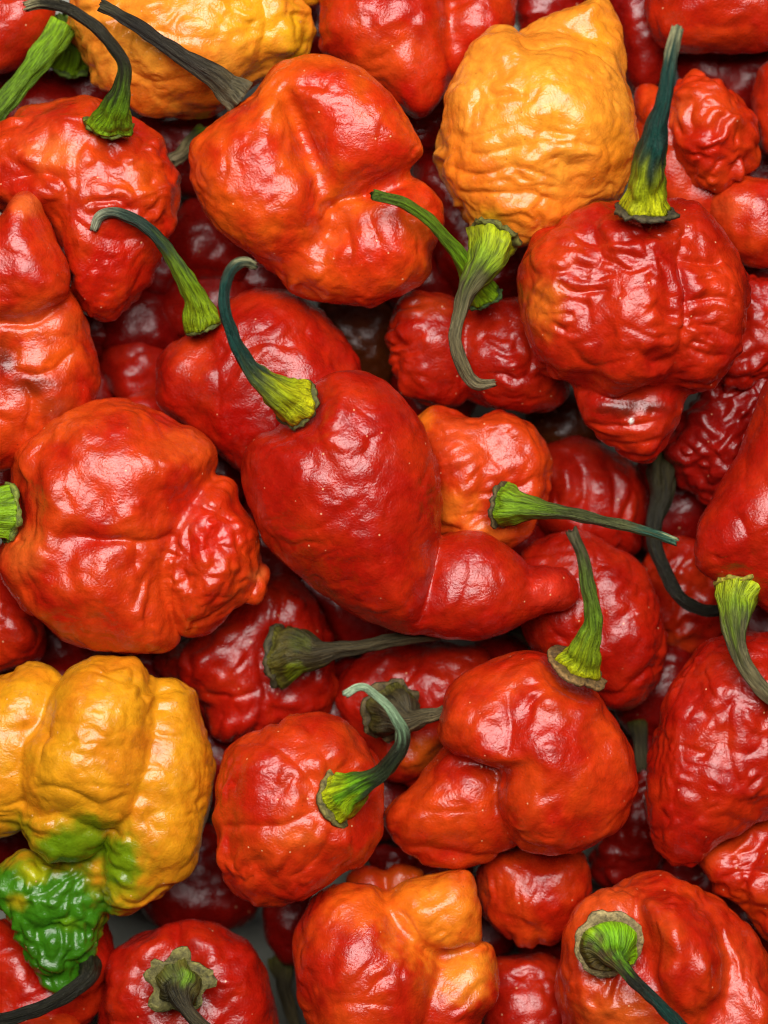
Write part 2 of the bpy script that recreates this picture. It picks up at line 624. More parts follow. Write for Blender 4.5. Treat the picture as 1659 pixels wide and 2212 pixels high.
def add_stem(root, base, V, sd, pts, tone='fresh', calyx=1.12, ccol=(74, 60, 26), ridge=0.10,
             z=None, crinkle=1.0, sink=0.0, axis=None, rim=True, spots=(), star=0.03):
    """pts: (x, y, radius, height) along the stem from the calyx outward"""
    rs = np.random.RandomState(sd)
    P = []
    for x, y, r, h in pts:
        w = world_xy((x, y), h)
        P.append((w[0], w[1], h, r))
    P = np.array(P, float)
    fz = front_z(V, P[0, :2])
    if fz is not None and z != 'keep':
        P[0, 2] = max(P[0, 2], fz - 6 - sink)
        if len(P) > 1:
            P[1, 2] = max(P[1, 2], P[0, 2] * 0.5 + P[1, 2] * 0.5)
    n = 7
    C = spline(P, n)
    ss = np.arange(len(C)) / 9.0
    for a in (0, 1):
        kink = pnoise(np.stack([ss, ss * 0 + 3.3 * a, ss * 0 + sd * 0.71], 1).astype(np.float32), sd + 90)
        C[:, a] += 0.28 * C[:, 3] * kink * np.clip(np.arange(len(C)) / 8.0, 0, 1)
    seg = np.linalg.norm(np.diff(C[:, :3], axis=0), axis=1)
    s = np.concatenate([[0], np.cumsum(seg)])
    tt = s / s[-1]
    T = np.gradient(C[:, :3], axis=0)
    T /= np.linalg.norm(T, axis=1)[:, None]
    if axis is not None:
        T[0] = np.array([axis[0], -axis[1], axis[2]], float) / np.linalg.norm(axis)
        f = np.exp(-s / (1.1 * P[0, 3]))[:, None]
        T = T * (1 - f) + T[0] * f
        T /= np.linalg.norm(T, axis=1)[:, None]
    m = 28
    ref = np.array([0.13, 0.21, 1.0]) if abs(T[0, 2]) < 0.8 else np.array([1.0, 0.2, 0])
    U = np.cross(T[0], ref); U /= np.linalg.norm(U)
    rings, uvs, cols = [], [], []
    th = np.arange(m) / m * 2 * np.pi
    stops = GREEN[tone]
    ts = [q[0] for q in stops]; cs = np.array([lin(q[1]) for q in stops])
    ph = rs.rand() * 6
    for i in range(len(C)):
        U = U - (U @ T[i]) * T[i]; U /= np.linalg.norm(U)
        W = np.cross(T[i], U)
        r = C[i, 3]
        prof = 1 + ridge * np.cos(5 * th + ph + 0.8 * tt[i]) + 0.5 * ridge * np.cos(8 * th + 2 * ph - tt[i])
        nz = pnoise(np.stack([np.cos(th) * 1.3, np.sin(th) * 1.3, np.full(m, s[i] / 34)], 1).astype(np.float32), sd + 60)
        rr = r * (0.95 - 0.10 * sstep(0.15, 0.5, tt[i])) * (prof + 0.24 * nz)
        ring = C[i, :3] + rr[:, None] * (np.cos(th)[:, None] * U + np.sin(th)[:, None] * W)
        rings.append(ring)
        uvs.append(np.stack([np.cos(th) * 2 + sd, np.sin(th) * 2, np.full(m, s[i] / 22)], 1))
        sn = pnoise(np.stack([np.cos(th) * 2.6, np.sin(th) * 2.6, np.full(m, s[i] / 120)], 1).astype(np.float32), sd + 61)
        tj = np.clip(tt[i] + (0.05 * nz + 0.16 * sn) * min(1, tt[i] * 5), 0, 1)
        cols.append(np.stack([np.interp(tj, ts, cs[:, j]) for j in range(3)], 1))
        if i == 0:
            U0, W0 = U.copy(), W.copy()
    # closed ends; the far end is a ragged broken tip
    tipc = C[-1, :3] + T[-1] * C[-1, 3] * 0.1
    rings[-1] = rings[-1] + T[-1] * (rs.rand(m)[:, None] * C[-1, 3] * 0.9)
    R = np.concatenate(rings + [C[0, :3][None], tipc[None]])
    UV = np.concatenate(uvs + [uvs[0][:1] * 0, uvs[-1][:1] * 0 + s[-1] / 22])
    CC = np.concatenate(cols + [cols[0][:1], cols[-1][:1] * 0.6])
    for (px, py), rad, col, f in spots:
        w = world_xy((px, py), P[0, 2])
        e = np.hypot(R[:, 0] - w[0], R[:, 1] - w[1]) / rad + 0.4 * fbm((R / 16).astype(np.float32), sd + 9, 2)
        f = (f * (1 - sstep(0.6, 1.15, e)))[:, None]
        CC = CC * (1 - f) + lin(col) * f
    k = len(rings)
    Q = []
    for i in range(k - 1):
        for j in range(m):
            j2 = (j + 1) % m
            Q.append((i * m + j, i * m + j2, (i + 1) * m + j2, (i + 1) * m + j))
    for j in range(0, m, 2):
        Q.append((k * m, (j + 2) % m, j + 1, j))
        Q.append((k * m + 1, (k - 1) * m + j, (k - 1) * m + j + 1, (k - 1) * m + (j + 2) % m))
    st = bpy.data.objects.new('stem', make_mesh('stem', (R - base) * S, np.array(Q), CC, UV, STEM))
    st.parent = root
    COL.objects.link(st)
    if not rim:
        return
    # calyx: the dried, crinkled collar between stem and fruit
    m = 44
    th = np.arange(m) / m * 2 * np.pi
    cir = np.stack([np.cos(th), np.sin(th), np.zeros(m)], 1).astype(np.float32)
    j1 = pnoise(cir * 2.2, sd + 80); j2 = pnoise(cir * 5.5, sd + 81); j3 = pnoise(cir * 4.0, sd + 82)
    jag = rs.rand(m) * 2 - 1
    r0 = P[0, 3]
    lev = [(0.55, 0.10), (0.86, 0.02), (1.0, -0.02), (1.0, -0.16), (0.8, -0.20), (0.5, -0.22)]
    rings = []
    for fr, hh in lev:
        edge = sstep(0.6, 1.0, fr)
        rad = r0 * calyx * 0.94 * fr * (1 + edge * crinkle * (0.20 * j1 + 0.07 * j2 + 0.05 * jag + star * np.cos(5 * th + 1.2 * j1 + ph)))
        hg = r0 * (hh + edge * crinkle * (0.16 * j3 + 0.10 * j2))
        rings.append(C[0, :3] + rad[:, None] * (np.cos(th)[:, None] * U0 + np.sin(th)[:, None] * W0) + hg[:, None] * T[0])
    R = np.concatenate(rings)
    cc = np.tile(lin(ccol), (len(R), 1)) * (0.75 + 0.5 * rs.rand(len(R), 1))
    cc[2 * m:3 * m] *= 1.7
    Q = []
    k = len(lev)
    for i in range(k - 1):
        for j in range(m):
            jn = (j + 1) % m
            Q.append((i * m + j, (i + 1) * m + j, (i + 1) * m + jn, i * m + jn))
    for j in range(m):
        jn = (j + 1) % m
        Q.append(((k - 1) * m + j, j, jn, (k - 1) * m + jn))
    cx = bpy.data.objects.new('calyx', make_mesh('calyx', (R - base) * S, np.array(Q), cc, None, CALYX))
    cx.parent = root
    COL.objects.link(cx)


# ================================================================== the top layer
# centre: smooth red ghost-type pepper with a bent tail
pepper('smooth deep red pepper at the centre with a teal hooked stem and a bent tail',
       0, 'red', [
    ([(590, 930), (612, 905), (650, 880), (668, 840), (700, 815), (740, 802), (780, 804), (830, 822), (880, 865), (915, 920), (940, 990),
      (953, 1060), (954, 1130), (945, 1200), (934, 1280), (918, 1360), (880, 1374), (820, 1355), (740, 1312), (650, 1245),
      (578, 1180), (545, 1120), (526, 1050), (528, 985), (552, 945)], 0, 0.82, 0.0, -0.1),
    ([(935, 1170), (955, 1155), (1000, 1147), (1060, 1158), (1105, 1182), (1140, 1222), (1165, 1262), (1150, 1320), (1105, 1362),
      (1040, 1383), (980, 1383), (920, 1376), (870, 1360), (880, 1290), (915, 1220)], -45, 0.9, -0.05, 0.0),
    ([(1080, 1215), (1130, 1222), (1180, 1224), (1222, 1232), (1249, 1262), (1249, 1294), (1222, 1318), (1175, 1328), (1120, 1345), (1050, 1350), (1020, 1280)],
     -60, 0.95, -0.15, 0.0)],
    axis=62, style='sleek', k=9, mottle=0.25,
    grooves=[([(590, 925), (640, 950), (700, 990)], 14, 4),
             ([(1010, 1180), (1015, 1250), (990, 1330)], 10, 3),
             ([(652, 890), (700, 860), (745, 850)], 10, 4), ([(560, 990), (600, 960), (640, 940)], 8, 4)],
    spots=[((1195, 1278), (50, 45), (214, 52, 28), 0.7)],
    stem=dict(pts=[(640, 872, 52, 120), (606, 852, 38, 175), (566, 825, 27, 205), (528, 780, 19, 225), (500, 728, 16, 240), (487, 678, 14, 250),
                   (486, 622, 13, 255), (500, 582, 14, 250), (526, 567, 13, 240), (547, 573, 11, 225)], tone='teal', sink=20,
              calyx=1.1, ccol=(66, 66, 24)))

# left: big orange red pumpkin-like pepper
pepper('large orange-red pumpkin-shaped pepper at the left edge, right above the yellow green-tipped one',
       -30, 'bright', [
    ([(18, 1030), (40, 975), (70, 940), (120, 900), (180, 875), (240, 867), (310, 880), (370, 905), (425, 930), (462, 962), (470, 1000),
      (455, 1050), (430, 1120), (400, 1200), (330, 1240), (240, 1250), (150, 1240), (80, 1220), (30, 1170), (14, 1100)], 0, 0.85),
    ([(10, 1140), (40, 1090), (110, 1070), (200, 1070), (290, 1075), (360, 1090), (390, 1150), (384, 1230), (376, 1300), (380, 1350), (380, 1385),
      (350, 1412), (300, 1421), (230, 1410), (160, 1388), (100, 1352), (50, 1310), (15, 1240), (3, 1190)], 5, 0.86),
    ([(390, 1075), (430, 1045), (470, 1025), (505, 1040), (522, 1080), (550, 1115), (560, 1180), (555, 1240), (530, 1290), (490, 1340), (450, 1370),
      (405, 1373), (370, 1345), (335, 1280), (325, 1200), (345, 1130)], -15, 1.0),
    ([(400, 1180), (450, 1190), (500, 1220), (480, 1300), (420, 1360), (380, 1330), (368, 1250)], 40, 0.9),
    ([(528, 1235), (556, 1218), (580, 1238), (583, 1275), (560, 1303), (530, 1305), (512, 1270)], -30, 0.9),
    ([(345, 1350), (372, 1348), (384, 1372), (378, 1398), (350, 1408), (335, 1380)], -30, 0.9)],
    axis=5, style='dimpled', k=9, mottle=0.5, wave=1.25, warts=(470, 1220, 120, 6.0),
    grooves=[([(160, 1155), (250, 1165), (330, 1168), (395, 1148)], 9, 9), ([(300, 1168), (305, 1200), (298, 1230)], 9, 8),
             ([(378, 1160), (364, 1240), (372, 1340)], 7, 6), ([(30, 1160), (60, 1170)], 12, 8),
             ([(430, 1090), (470, 1100), (520, 1130)], 9, 8), ([(400, 1370), (460, 1340), (520, 1290)], 9, 8), ([(420, 1200), (470, 1180), (540, 1190)], 10, 6)],
    spots=[((110, 900), (120, 60), (214, 90, 24), 0.45), ((400, 960), (70, 50), (214, 90, 26), 0.5), ((60, 1190), (60, 60), (216, 100, 34), 0.5),
           ((470, 1150), (70, 60), (190, 26, 8), 0.8), ((240, 1060), (100, 60), (198, 48, 12), 0.6),
           ((555, 1245), (20, 20), (220, 110, 50), 0.6)],
    stem=dict(pts=[(12, 1110, 62, 40), (-30, 1105, 50, 60), (-80, 1100, 30, 80), (-140, 1110, 20, 80)], tone='lime', calyx=1.12, ccol=(86, 96, 26)))

# top centre: big glossy orange red pepper
pepper('large glossy orange-red pepper near the top, folded in three bulges, with straight grey-brown stem',
       10, 'orange', [
    ([(538, 205), (565, 170), (600, 150), (622, 152), (632, 200), (652, 280), (684, 360), (708, 440), (712, 500), (670, 545), (610, 575),
      (560, 560), (510, 530), (462, 492), (432, 440), (412, 385), (413, 325), (440, 285), (490, 240)], 0, 0.82),
    ([(588, 175), (625, 135), (680, 119), (740, 130), (800, 165), (850, 205), (888, 255), (912, 305), (919, 332), (895, 358), (850, 382),
      (790, 408), (735, 425), (700, 400), (672, 330), (622, 232)], 25, 0.74),
    ([(715, 470), (735, 435), (780, 415), (830, 390), (872, 374), (912, 392), (945, 432), (961, 475), (950, 520), (933, 560), (931, 592),
      (900, 625), (840, 648), (770, 656), (700, 640), (670, 590), (690, 530)], -40, 0.9),
    ([(540, 500), (600, 520), (680, 500), (740, 480), (800, 520), (830, 600), (800, 655), (730, 657), (680, 651), (630, 635), (598, 605), (560, 560)], -50, 0.95),
    ([(590, 340), (680, 310), (780, 350), (820, 420), (800, 510), (710, 540), (620, 480)], -35, 0.9)],
    axis=45, style='sleek', k=26, mottle=0.35, amp=1.5,
    grooves=[([(912, 362), (840, 395), (780, 420), (735, 440), (700, 475)], 13, 26),
             ([(716, 425), (722, 470), (690, 520)], 20, 12), ([(742, 480), (755, 540), (740, 620)], 16, 8), ([(790, 450), (820, 520), (830, 600)], 16, 7),
             ([(860, 440), (900, 500), (905, 560)], 14, 6), ([(640, 190), (680, 190), (705, 200)], 12, 8), ([(905, 310), (890, 340)], 8, 6)],
    spots=[((800, 330), (110, 100), (186, 26, 8), 0.8), ((700, 220), (70, 70), (196, 40, 14), 0.5), ((840, 550), (90, 90), (192, 28, 8), 0.7),
           ((560, 180), (80, 40), (222, 92, 14), 0.6), ((480, 420), (80, 70), (210, 70, 12), 0.5), ((770, 600), (90, 40), (206, 62, 12), 0.5)],
    stem=dict(pts=[(520, 212, 40, 10), (490, 187, 30, 20), (450, 157, 23, 45), (380, 110, 19, 60), (310, 65, 16, 75), (255, 32, 15, 85), (222, 14, 15, 85)],
              tone='grey', calyx=1.02, ccol=(80, 72, 44), z='keep', rim=False))

# right: strongly wrinkled red pepper
pepper('wrinkled red pepper on the right with upright green and teal stem and dark-stained tip',
       20, 'red', [
    ([(1330, 440), (1260, 446), (1200, 474), (1152, 510), (1128, 560), (1117, 610), (1121, 660), (1140, 730), (1165, 790), (1200, 824), (1250, 832),
      (1320, 856), (1390, 862), (1450, 848), (1510, 846), (1560, 822), (1592, 770), (1616, 710), (1621, 640), (1610, 580), (1575, 528),
      (1545, 488), (1510, 450), (1450, 430), (1390, 424)], 0, 0.72),
    ([(1480, 450), (1540, 490), (1580, 540), (1614, 600), (1620, 660), (1605, 730), (1580, 790), (1530, 835), (1475, 835), (1465, 740), (1470, 600)], 10, 1.15),
    ([(1290, 460), (1370, 440), (1440, 460), (1470, 560), (1468, 700), (1440, 820), (1370, 858), (1300, 840), (1270, 720), (1270, 560)], 40, 1.0),
    ([(1160, 520), (1230, 470), (1290, 480), (1300, 600), (1290, 740), (1250, 820), (1195, 815), (1150, 740), (1128, 640), (1130, 570)], 0, 1.25),
    ([(1236, 815), (1300, 805), (1400, 805), (1474, 815), (1479, 880), (1462, 930), (1440, 970), (1420, 1000), (1375, 1006), (1330, 985), (1290, 950),
      (1252, 900)], -40, 0.78, 0.0, -0.15)],
    axis=90, style='folded', k=14, mottle=0.35, amp=0.95, wave=1.1,
    grooves=[([(1478, 470), (1462, 560), (1470, 660), (1466, 760), (1440, 840)], 12, 14), ([(1460, 560), (1520, 572), (1570, 562)], 10, 14),
             ([(1190, 612), (1250, 640), (1320, 632)], 10, 11), ([(1330, 705), (1400, 738), (1440, 730)], 8, 6),
             ([(1230, 762), (1290, 790), (1360, 782)], 9, 6), ([(1400, 480), (1385, 540), (1410, 600)], 9, 7), ([(1275, 500), (1290, 560), (1270, 610)], 9, 6), ([(1470, 660), (1540, 650), (1600, 668)], 9, 9), ([(1470, 715), (1530, 712), (1590, 730)], 9, 9),
             ([(1475, 760), (1530, 770), (1570, 768)], 8, 8), ([(1240, 835), (1330, 862), (1450, 845)], 11, 12), ([(1280, 560), (1340, 590), (1400, 580)], 9, 9),
             ([(1230, 500), (1290, 530), (1360, 525)], 8, 7), ([(1270, 905), (1340, 922), (1440, 905)], 8, 7), ([(1300, 950), (1360, 962), (1440, 945)], 8, 6),
             ([(1160, 680), (1240, 690)], 8, 6), ([(1380, 480), (1420, 520), (1500, 500)], 9, 8)],
    spots=[((1172, 660), (48, 70), (226, 116, 30), 0.65), ((1180, 560), (80, 60), (206, 66, 14), 0.6), ((1370, 878), (85, 22), (66, 26, 12), 0.75),
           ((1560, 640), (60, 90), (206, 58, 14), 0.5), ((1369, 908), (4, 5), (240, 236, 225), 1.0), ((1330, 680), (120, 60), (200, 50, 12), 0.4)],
    stem=dict(pts=[(1393, 452, 52, 190), (1398, 408, 40, 230), (1403, 360, 37, 265), (1412, 310, 31, 290), (1422, 255, 24, 310), (1437, 190, 18, 325),
                   (1451, 125, 16, 330), (1464, 66, 14, 330)], tone='teal', calyx=1.28, ccol=(58, 50, 28), axis=(0.05, -0.9, 0.45), sink=10))

# lower right of centre: red pepper folded like a knot
pepper('big knotted red pepper at the lower right with a light green stem curving upward',
       0, 'bright', [
    ([(944, 1562), (958, 1510), (1000, 1464), (1060, 1426), (1120, 1405), (1180, 1410), (1240, 1455), (1290, 1500), (1335, 1560), (1365, 1620),
      (1371, 1680), (1352, 1760), (1312, 1810), (1250, 1842), (1180, 1850), (1118, 1825), (1080, 1780), (1068, 1720), (1075, 1665), (1040, 1650),
      (985, 1632), (952, 1602)], 0, 0.78),
    ([(1090, 1500), (1150, 1470), (1230, 1500), (1290, 1570), (1320, 1650), (1300, 1740), (1240, 1820), (1170, 1840), (1100, 1800), (1075, 1720), (1090, 1640), (1070, 1560)], 30, 0.95),
    ([(824, 1772), (850, 1730), (890, 1690), (932, 1640), (985, 1600), (1060, 1590), (1120, 1640), (1140, 1740), (1120, 1815), (1045, 1842),
      (980, 1840), (920, 1830), (880, 1826), (845, 1802)], -80, 0.85),
    ([(870, 1815), (940, 1800), (1020, 1810), (1075, 1835), (1060, 1862), (1010, 1878), (950, 1875), (900, 1850)], -80, 0.85),
    ([(950, 1545), (1000, 1480), (1060, 1450), (1090, 1520), (1080, 1620), (1030, 1640), (980, 1630)], 10, 1.0)],
    axis=60, style='smooth', k=10, mottle=0.35, amp=1.0,
    grooves=[([(1000, 1638), (1050, 1650), (1085, 1670), (1072, 1730), (1082, 1780)], 7, 8), ([(1090, 1480), (1100, 1560), (1090, 1640)], 18, 8),
             ([(1100, 1820), (1180, 1830)], 10, 5), ([(860, 1740), (930, 1760), (1040, 1760)], 16, 6), ([(1160, 1420), (1200, 1480), (1270, 1520)], 14, 6)],
    spots=[((940, 1760), (120, 70), (214, 70, 14), 0.7), ((1000, 1560), (60, 60), (206, 60, 14), 0.5), ((1310, 1700), (60, 110), (204, 54, 14), 0.5),
           ((1150, 1810), (80, 40), (208, 64, 16), 0.4)],
    stem=dict(pts=[(1246, 1440, 50, 100), (1262, 1400, 34, 150), (1279, 1352, 23, 190), (1281, 1310, 19, 210), (1270, 1255, 17, 230), (1257, 1200, 14, 245), (1236, 1150, 14, 250)],
              tone='fresh', calyx=1.5, ccol=(104, 78, 40), sink=6, axis=(0.42, -0.82, 0.4)))

# right edge upper: smooth red pepper hanging stem-down
pepper('smooth bright red pepper cut by the right edge, tapering upward, with its stem pointing down',
       30, 'red', [
    ([(1668, 810), (1640, 860), (1612, 930), (1592, 990), (1545, 1065), (1508, 1130), (1496, 1195), (1505, 1230), (1540, 1248), (1585, 1262), (1640, 1310),
      (1700, 1345), (1790, 1300), (1830, 1150), (1800, 950), (1740, 820)], 0, 0.72),
    ([(1500, 1190), (1530, 1110), (1590, 1090), (1620, 1160), (1600, 1250), (1540, 1248)], 20, 0.85)],
    axis=70, style='sleek', mottle=0.25, grooves=[([(1560, 1090), (1600, 1140), (1620, 1230)], 18, 7), ([(1640, 900), (1610, 1000), (1600, 1080)], 18, 5)],
    stem=dict(pts=[(1600, 1268, 52, 60), (1590, 1320, 38, 90), (1590, 1375, 24, 120), (1606, 1430, 20, 130), (1642, 1482, 18, 130), (1690, 1530, 17, 130), (1740, 1570, 16, 120)],
              tone='straw', calyx=1.1, ccol=(120, 110, 26), z='keep', axis=(-0.1, 0.9, 0.35)))

# right edge lower: heavily dimpled red pepper
pepper('large heavily dimpled red pepper on the right edge, under the curved straw-coloured stem',
       -70, 'red', [
    ([(1478, 1432), (1500, 1400), (1540, 1376), (1600, 1366), (1700, 1370), (1780, 1450), (1790, 1600), (1740, 1720), (1660, 1765), (1600, 1795),
      (1540, 1838), (1482, 1868), (1430, 1852), (1402, 1800), (1393, 1735), (1400, 1675), (1414, 1580), (1440, 1500)], 0, 0.75),
    ([(1440, 1500), (1500, 1440), (1560, 1480), (1580, 1600), (1560, 1740), (1500, 1840), (1430, 1840), (1405, 1750), (1415, 1620)], 20, 0.9),
    ([(1560, 1500), (1640, 1450), (1720, 1500), (1740, 1640), (1690, 1730), (1600, 1760), (1570, 1640)], 40, 0.95)],
    axis=100, style='bumpy', mottle=0.3, amp=0.75, grooves=[([(1580, 1480), (1560, 1600), (1590, 1720)], 18, 8), ([(1450, 1600), (1520, 1620)], 14, 6)])

# right edge bottom: small wrinkled red pepper
pepper('small wrinkled red pepper wedged at the right edge just above the bottom corner pepper',
       -110, 'bright', [
    ([(1502, 1850), (1530, 1818), (1600, 1782), (1665, 1762), (1740, 1770), (1780, 1880), (1750, 2000), (1700, 2040), (1640, 2020), (1600, 1970), (1555, 1930), (1520, 1890)], 0, 0.85)],
    axis=40, style='folded', mottle=0.45, grooves=[([(1560, 1900), (1620, 1880), (1700, 1890)], 12, 10)])

# bottom right: big pepper showing its calyx to the viewer
pepper('big red pepper in the bottom right corner with a wide round green-brown cap',
       -50, 'bright', [
    ([(1208, 2075), (1222, 2010), (1255, 1955), (1300, 1925), (1370, 1896), (1440, 1884), (1500, 1908), (1560, 1945), (1620, 2005), (1668, 2080), (1730, 2200),
      (1700, 2330), (1400, 2360), (1240, 2290), (1206, 2180)], 0, 0.66),
    ([(1390, 1940), (1470, 1935), (1540, 1990), (1570, 2080), (1560, 2160), (1500, 2200), (1430, 2180), (1396, 2110), (1385, 2020)], 110, 0.95),
    ([(1240, 1960), (1320, 1920), (1390, 1940), (1400, 2060), (1390, 2200), (1310, 2260), (1235, 2220), (1222, 2090)], 40, 0.9),
    ([(1540, 1970), (1600, 2020), (1650, 2100), (1690, 2210), (1640, 2280), (1570, 2240), (1560, 2120)], 40, 1.1)],
    axis=0, style='dimpled', k=16, mottle=0.4,
    grooves=[([(1400, 1930), (1404, 2010), (1400, 2100), (1440, 2180)], 16, 6), ([(1556, 1990), (1572, 2090), (1560, 2190)], 18, 8)],
    spots=[((1300, 1950), (120, 60), (216, 84, 30), 0.6), ((1330, 2180), (100, 60), (222, 100, 30), 0.6), ((1600, 2120), (50, 110), (212, 70, 30), 0.5)],
    stem=dict(pts=[(1317, 2040, 64, 130), (1318, 2043, 58, 146), (1323, 2056, 38, 160), (1334, 2076, 20, 172), (1358, 2106, 16, 190), (1395, 2142, 15, 215), (1440, 2185, 16, 218), (1500, 2240, 16, 215), (1560, 2290, 15, 210)],
              tone='cap', calyx=1.24, ccol=(128, 112, 72), spots=[((1272, 2068), 52, (70, 52, 16), 0.95), ((1300, 2090), 40, (80, 62, 20), 0.9)], axis=(0.15, 0.2, 1.0), crinkle=0.45, ridge=0.03, sink=-4))

# bottom centre: orange red pepper with an orange nub
pepper('orange-red pepper at the bottom centre with a pale orange knob and yellow patch',
       -40, 'bright', [
    ([(640, 2035), (655, 1970), (690, 1925), (735, 1905), (790, 1902), (835, 1930), (870, 1975), (910, 2010), (950, 2060), (955, 2110), (940, 2170), (930, 2240),
      (880, 2330), (720, 2340), (665, 2220), (642, 2110)], 0, 0.85),
    ([(815, 1950), (868, 1906), (930, 1890), (968, 1876), (1010, 1870), (1034, 1898), (1042, 1960), (1040, 2020), (1020, 2046), (962, 2062), (900, 2060),
      (850, 2030), (820, 1985)], 0, 0.95),
    ([(860, 2110), (920, 2050), (990, 2030), (1040, 2030), (1066, 2050), (1081, 2100), (1072, 2150), (1042, 2195), (1030, 2270), (960, 2330), (860, 2300), (840, 2200)], -25, 0.8)],
    axis=50, style='smooth', k=7, mottle=0.4, amp=1.0,
    grooves=[([(850, 1960), (880, 1990), (915, 2045), (935, 2062)], 8, 5), ([(945, 2064), (980, 2066), (1030, 2045)], 7, 7), ([(700, 2170), (780, 2150), (860, 2160)], 16, 5), ([(985, 1885), (1000, 1905)], 8, 5)],
    spots=[((945, 1968), (135, 122), (230, 122, 26), 1.0, 100), ((1005, 1900), (40, 30), (198, 72, 12), 0.7), ((1005, 2110), (75, 66), (234, 136, 34), 0.95),
           ((790, 1960), (100, 50), (222, 90, 16), 0.75), ((1020, 2060), (60, 20), (226, 104, 16), 0.6)])

# yellow pepper with green tip
pepper('big wrinkled yellow pepper at the lower left whose tip is still bright green',
       -20, 'yellow', [
    ([(112, 1490), (145, 1445), (195, 1418), (250, 1418), (305, 1440), (335, 1480), (348, 1560), (342, 1650), (322, 1720), (285, 1775), (225, 1800), (150, 1780),
      (80, 1760), (45, 1700), (50, 1600), (90, 1550)], 20, 1.0),
    ([(270, 1560), (310, 1480), (375, 1464), (415, 1495), (440, 1560), (460, 1640), (455, 1720), (442, 1800), (425, 1870), (370, 1920), (295, 1975), (235, 1978), (212, 1900),
      (225, 1800), (245, 1680)], -40, 0.88),
    ([(-120, 1540), (-40, 1480), (20, 1450), (60, 1430), (108, 1436), (140, 1470), (160, 1550), (150, 1650), (110, 1740), (20, 1800), (-80, 1820), (-130, 1700)], -25, 0.75),
    ([(45, 1790), (52, 1735), (110, 1690), (180, 1700), (232, 1745), (235, 1800), (200, 1848), (150, 1864), (95, 1852), (62, 1830)], 40, 0.9),
    ([(205, 1830), (260, 1780), (305, 1800), (310, 1855), (280, 1900), (220, 1915)], -15, 0.95),
    ([(120, 1780), (260, 1760), (300, 1850), (260, 1930), (150, 1910)], -45, 0.8),
    ([(-30, 1900), (0, 1868), (50, 1832), (120, 1852), (195, 1850), (238, 1878), (246, 1930), (232, 1980), (205, 2018), (150, 2030), (70, 2030), (20, 1990)], -55, 0.8),
    ([(25, 1985), (100, 1970), (175, 1980), (216, 2015), (204, 2072), (166, 2112), (104, 2112), (50, 2072)], -50, 0.85),
    ([(74, 2078), (125, 2066), (178, 2082), (178, 2120), (128, 2145), (82, 2122)], -60, 0.9)],
    axis=95, style='folded', k=11, amp=0.62, mottle=0.35, warts=(110, 1990, 160, 8.0),
    grooves=[([(120, 1500), (105, 1570), (82, 1660)], 7, 6), ([(70, 1700), (120, 1690), (180, 1705), (235, 1745)], 12, 7), ([(90, 1560), (150, 1600), (180, 1590)], 11, 7), ([(60, 2030), (120, 2015), (180, 2030)], 10, 9),
             ([(75, 1900), (95, 1960), (90, 2020)], 10, 6), ([(150, 1880), (160, 1950), (140, 2010)], 10, 6)],
    spots=[((70, 1955), (240, 150), (150, 140, 16), 0.85, 30), ((160, 1822), (120, 80), (160, 140, 16), 0.8, 100), ((258, 1862), (90, 110), (170, 140, 18), 0.7, 60),
           ((70, 1968), (205, 120), (58, 112, 14), 1.0, 20, 1), ((130, 2070), (125, 130), (50, 104, 13), 1.0, 20, 1), ((152, 1832), (84, 50), (92, 126, 10), 0.95, 100, 1), ((190, 1790), (40, 50), (108, 130, 12), 0.8, 100, 1),
           ((258, 1862), (52, 70), (98, 126, 10), 0.95, 60, 1),
           ((62, 1895), (34, 26), (180, 176, 16), 0.9), ((25, 1960), (24, 22), (190, 150, 14), 0.6),
           ((250, 1930), (70, 20), (150, 140, 14), 0.8), ((40, 1790), (40, 30), (110, 124, 12), 0.7), ((140, 2010), (30, 20), (120, 160, 16), 0.5)])

# round red with green calyx facing right
pepper('round red pepper with jagged green cap and a stem splitting pale mint at the tip',
       0, 'bright', [
    ([(464, 1705), (478, 1635), (520, 1590), (575, 1566), (640, 1546), (700, 1539), (748, 1556), (782, 1600), (815, 1650), (830, 1720), (828, 1795), (795, 1845),
      (740, 1882), (700, 1920), (640, 1950), (580, 1951), (520, 1930), (484, 1885), (472, 1830), (461, 1765)], 0, 0.8),
    ([(480, 1650), (550, 1590), (640, 1560), (720, 1600), (730, 1700), (690, 1770), (600, 1800), (510, 1780), (470, 1720)], 20, 0.85),
    ([(485, 1800), (560, 1770), (660, 1770), (740, 1790), (730, 1870), (660, 1935), (580, 1945), (510, 1915)], 15, 0.95)],
    axis=20, style='dimpled', k=22, mottle=0.4,
    grooves=[([(690, 1700), (640, 1640), (560, 1600), (500, 1610)], 14, 7), ([(720, 1690), (700, 1620), (660, 1560)], 12, 7), ([(700, 1740), (620, 1770), (520, 1780), (470, 1790)], 14, 9),
             ([(720, 1780), (680, 1850), (620, 1900)], 12, 6), ([(760, 1780), (760, 1840), (730, 1880)], 12, 6)],
    spots=[((680, 1740), (90, 70), (214, 74, 20), 0.6), ((640, 1800), (60, 30), (220, 96, 30), 0.5)],
    stem=dict(pts=[(735, 1722, 52, 120), (756, 1710, 42, 160), (785, 1692, 26, 195), (822, 1668, 21, 220), (852, 1636, 18, 240), (868, 1596, 17, 255), (860, 1560, 14, 262),
                   (836, 1525, 11, 268), (800, 1494, 10, 270), (775, 1485, 9, 268), (748, 1498, 10, 262)], tone='mint', calyx=1.22, ccol=(92, 84, 38), axis=(0.75, -0.25, 0.75), sink=2))

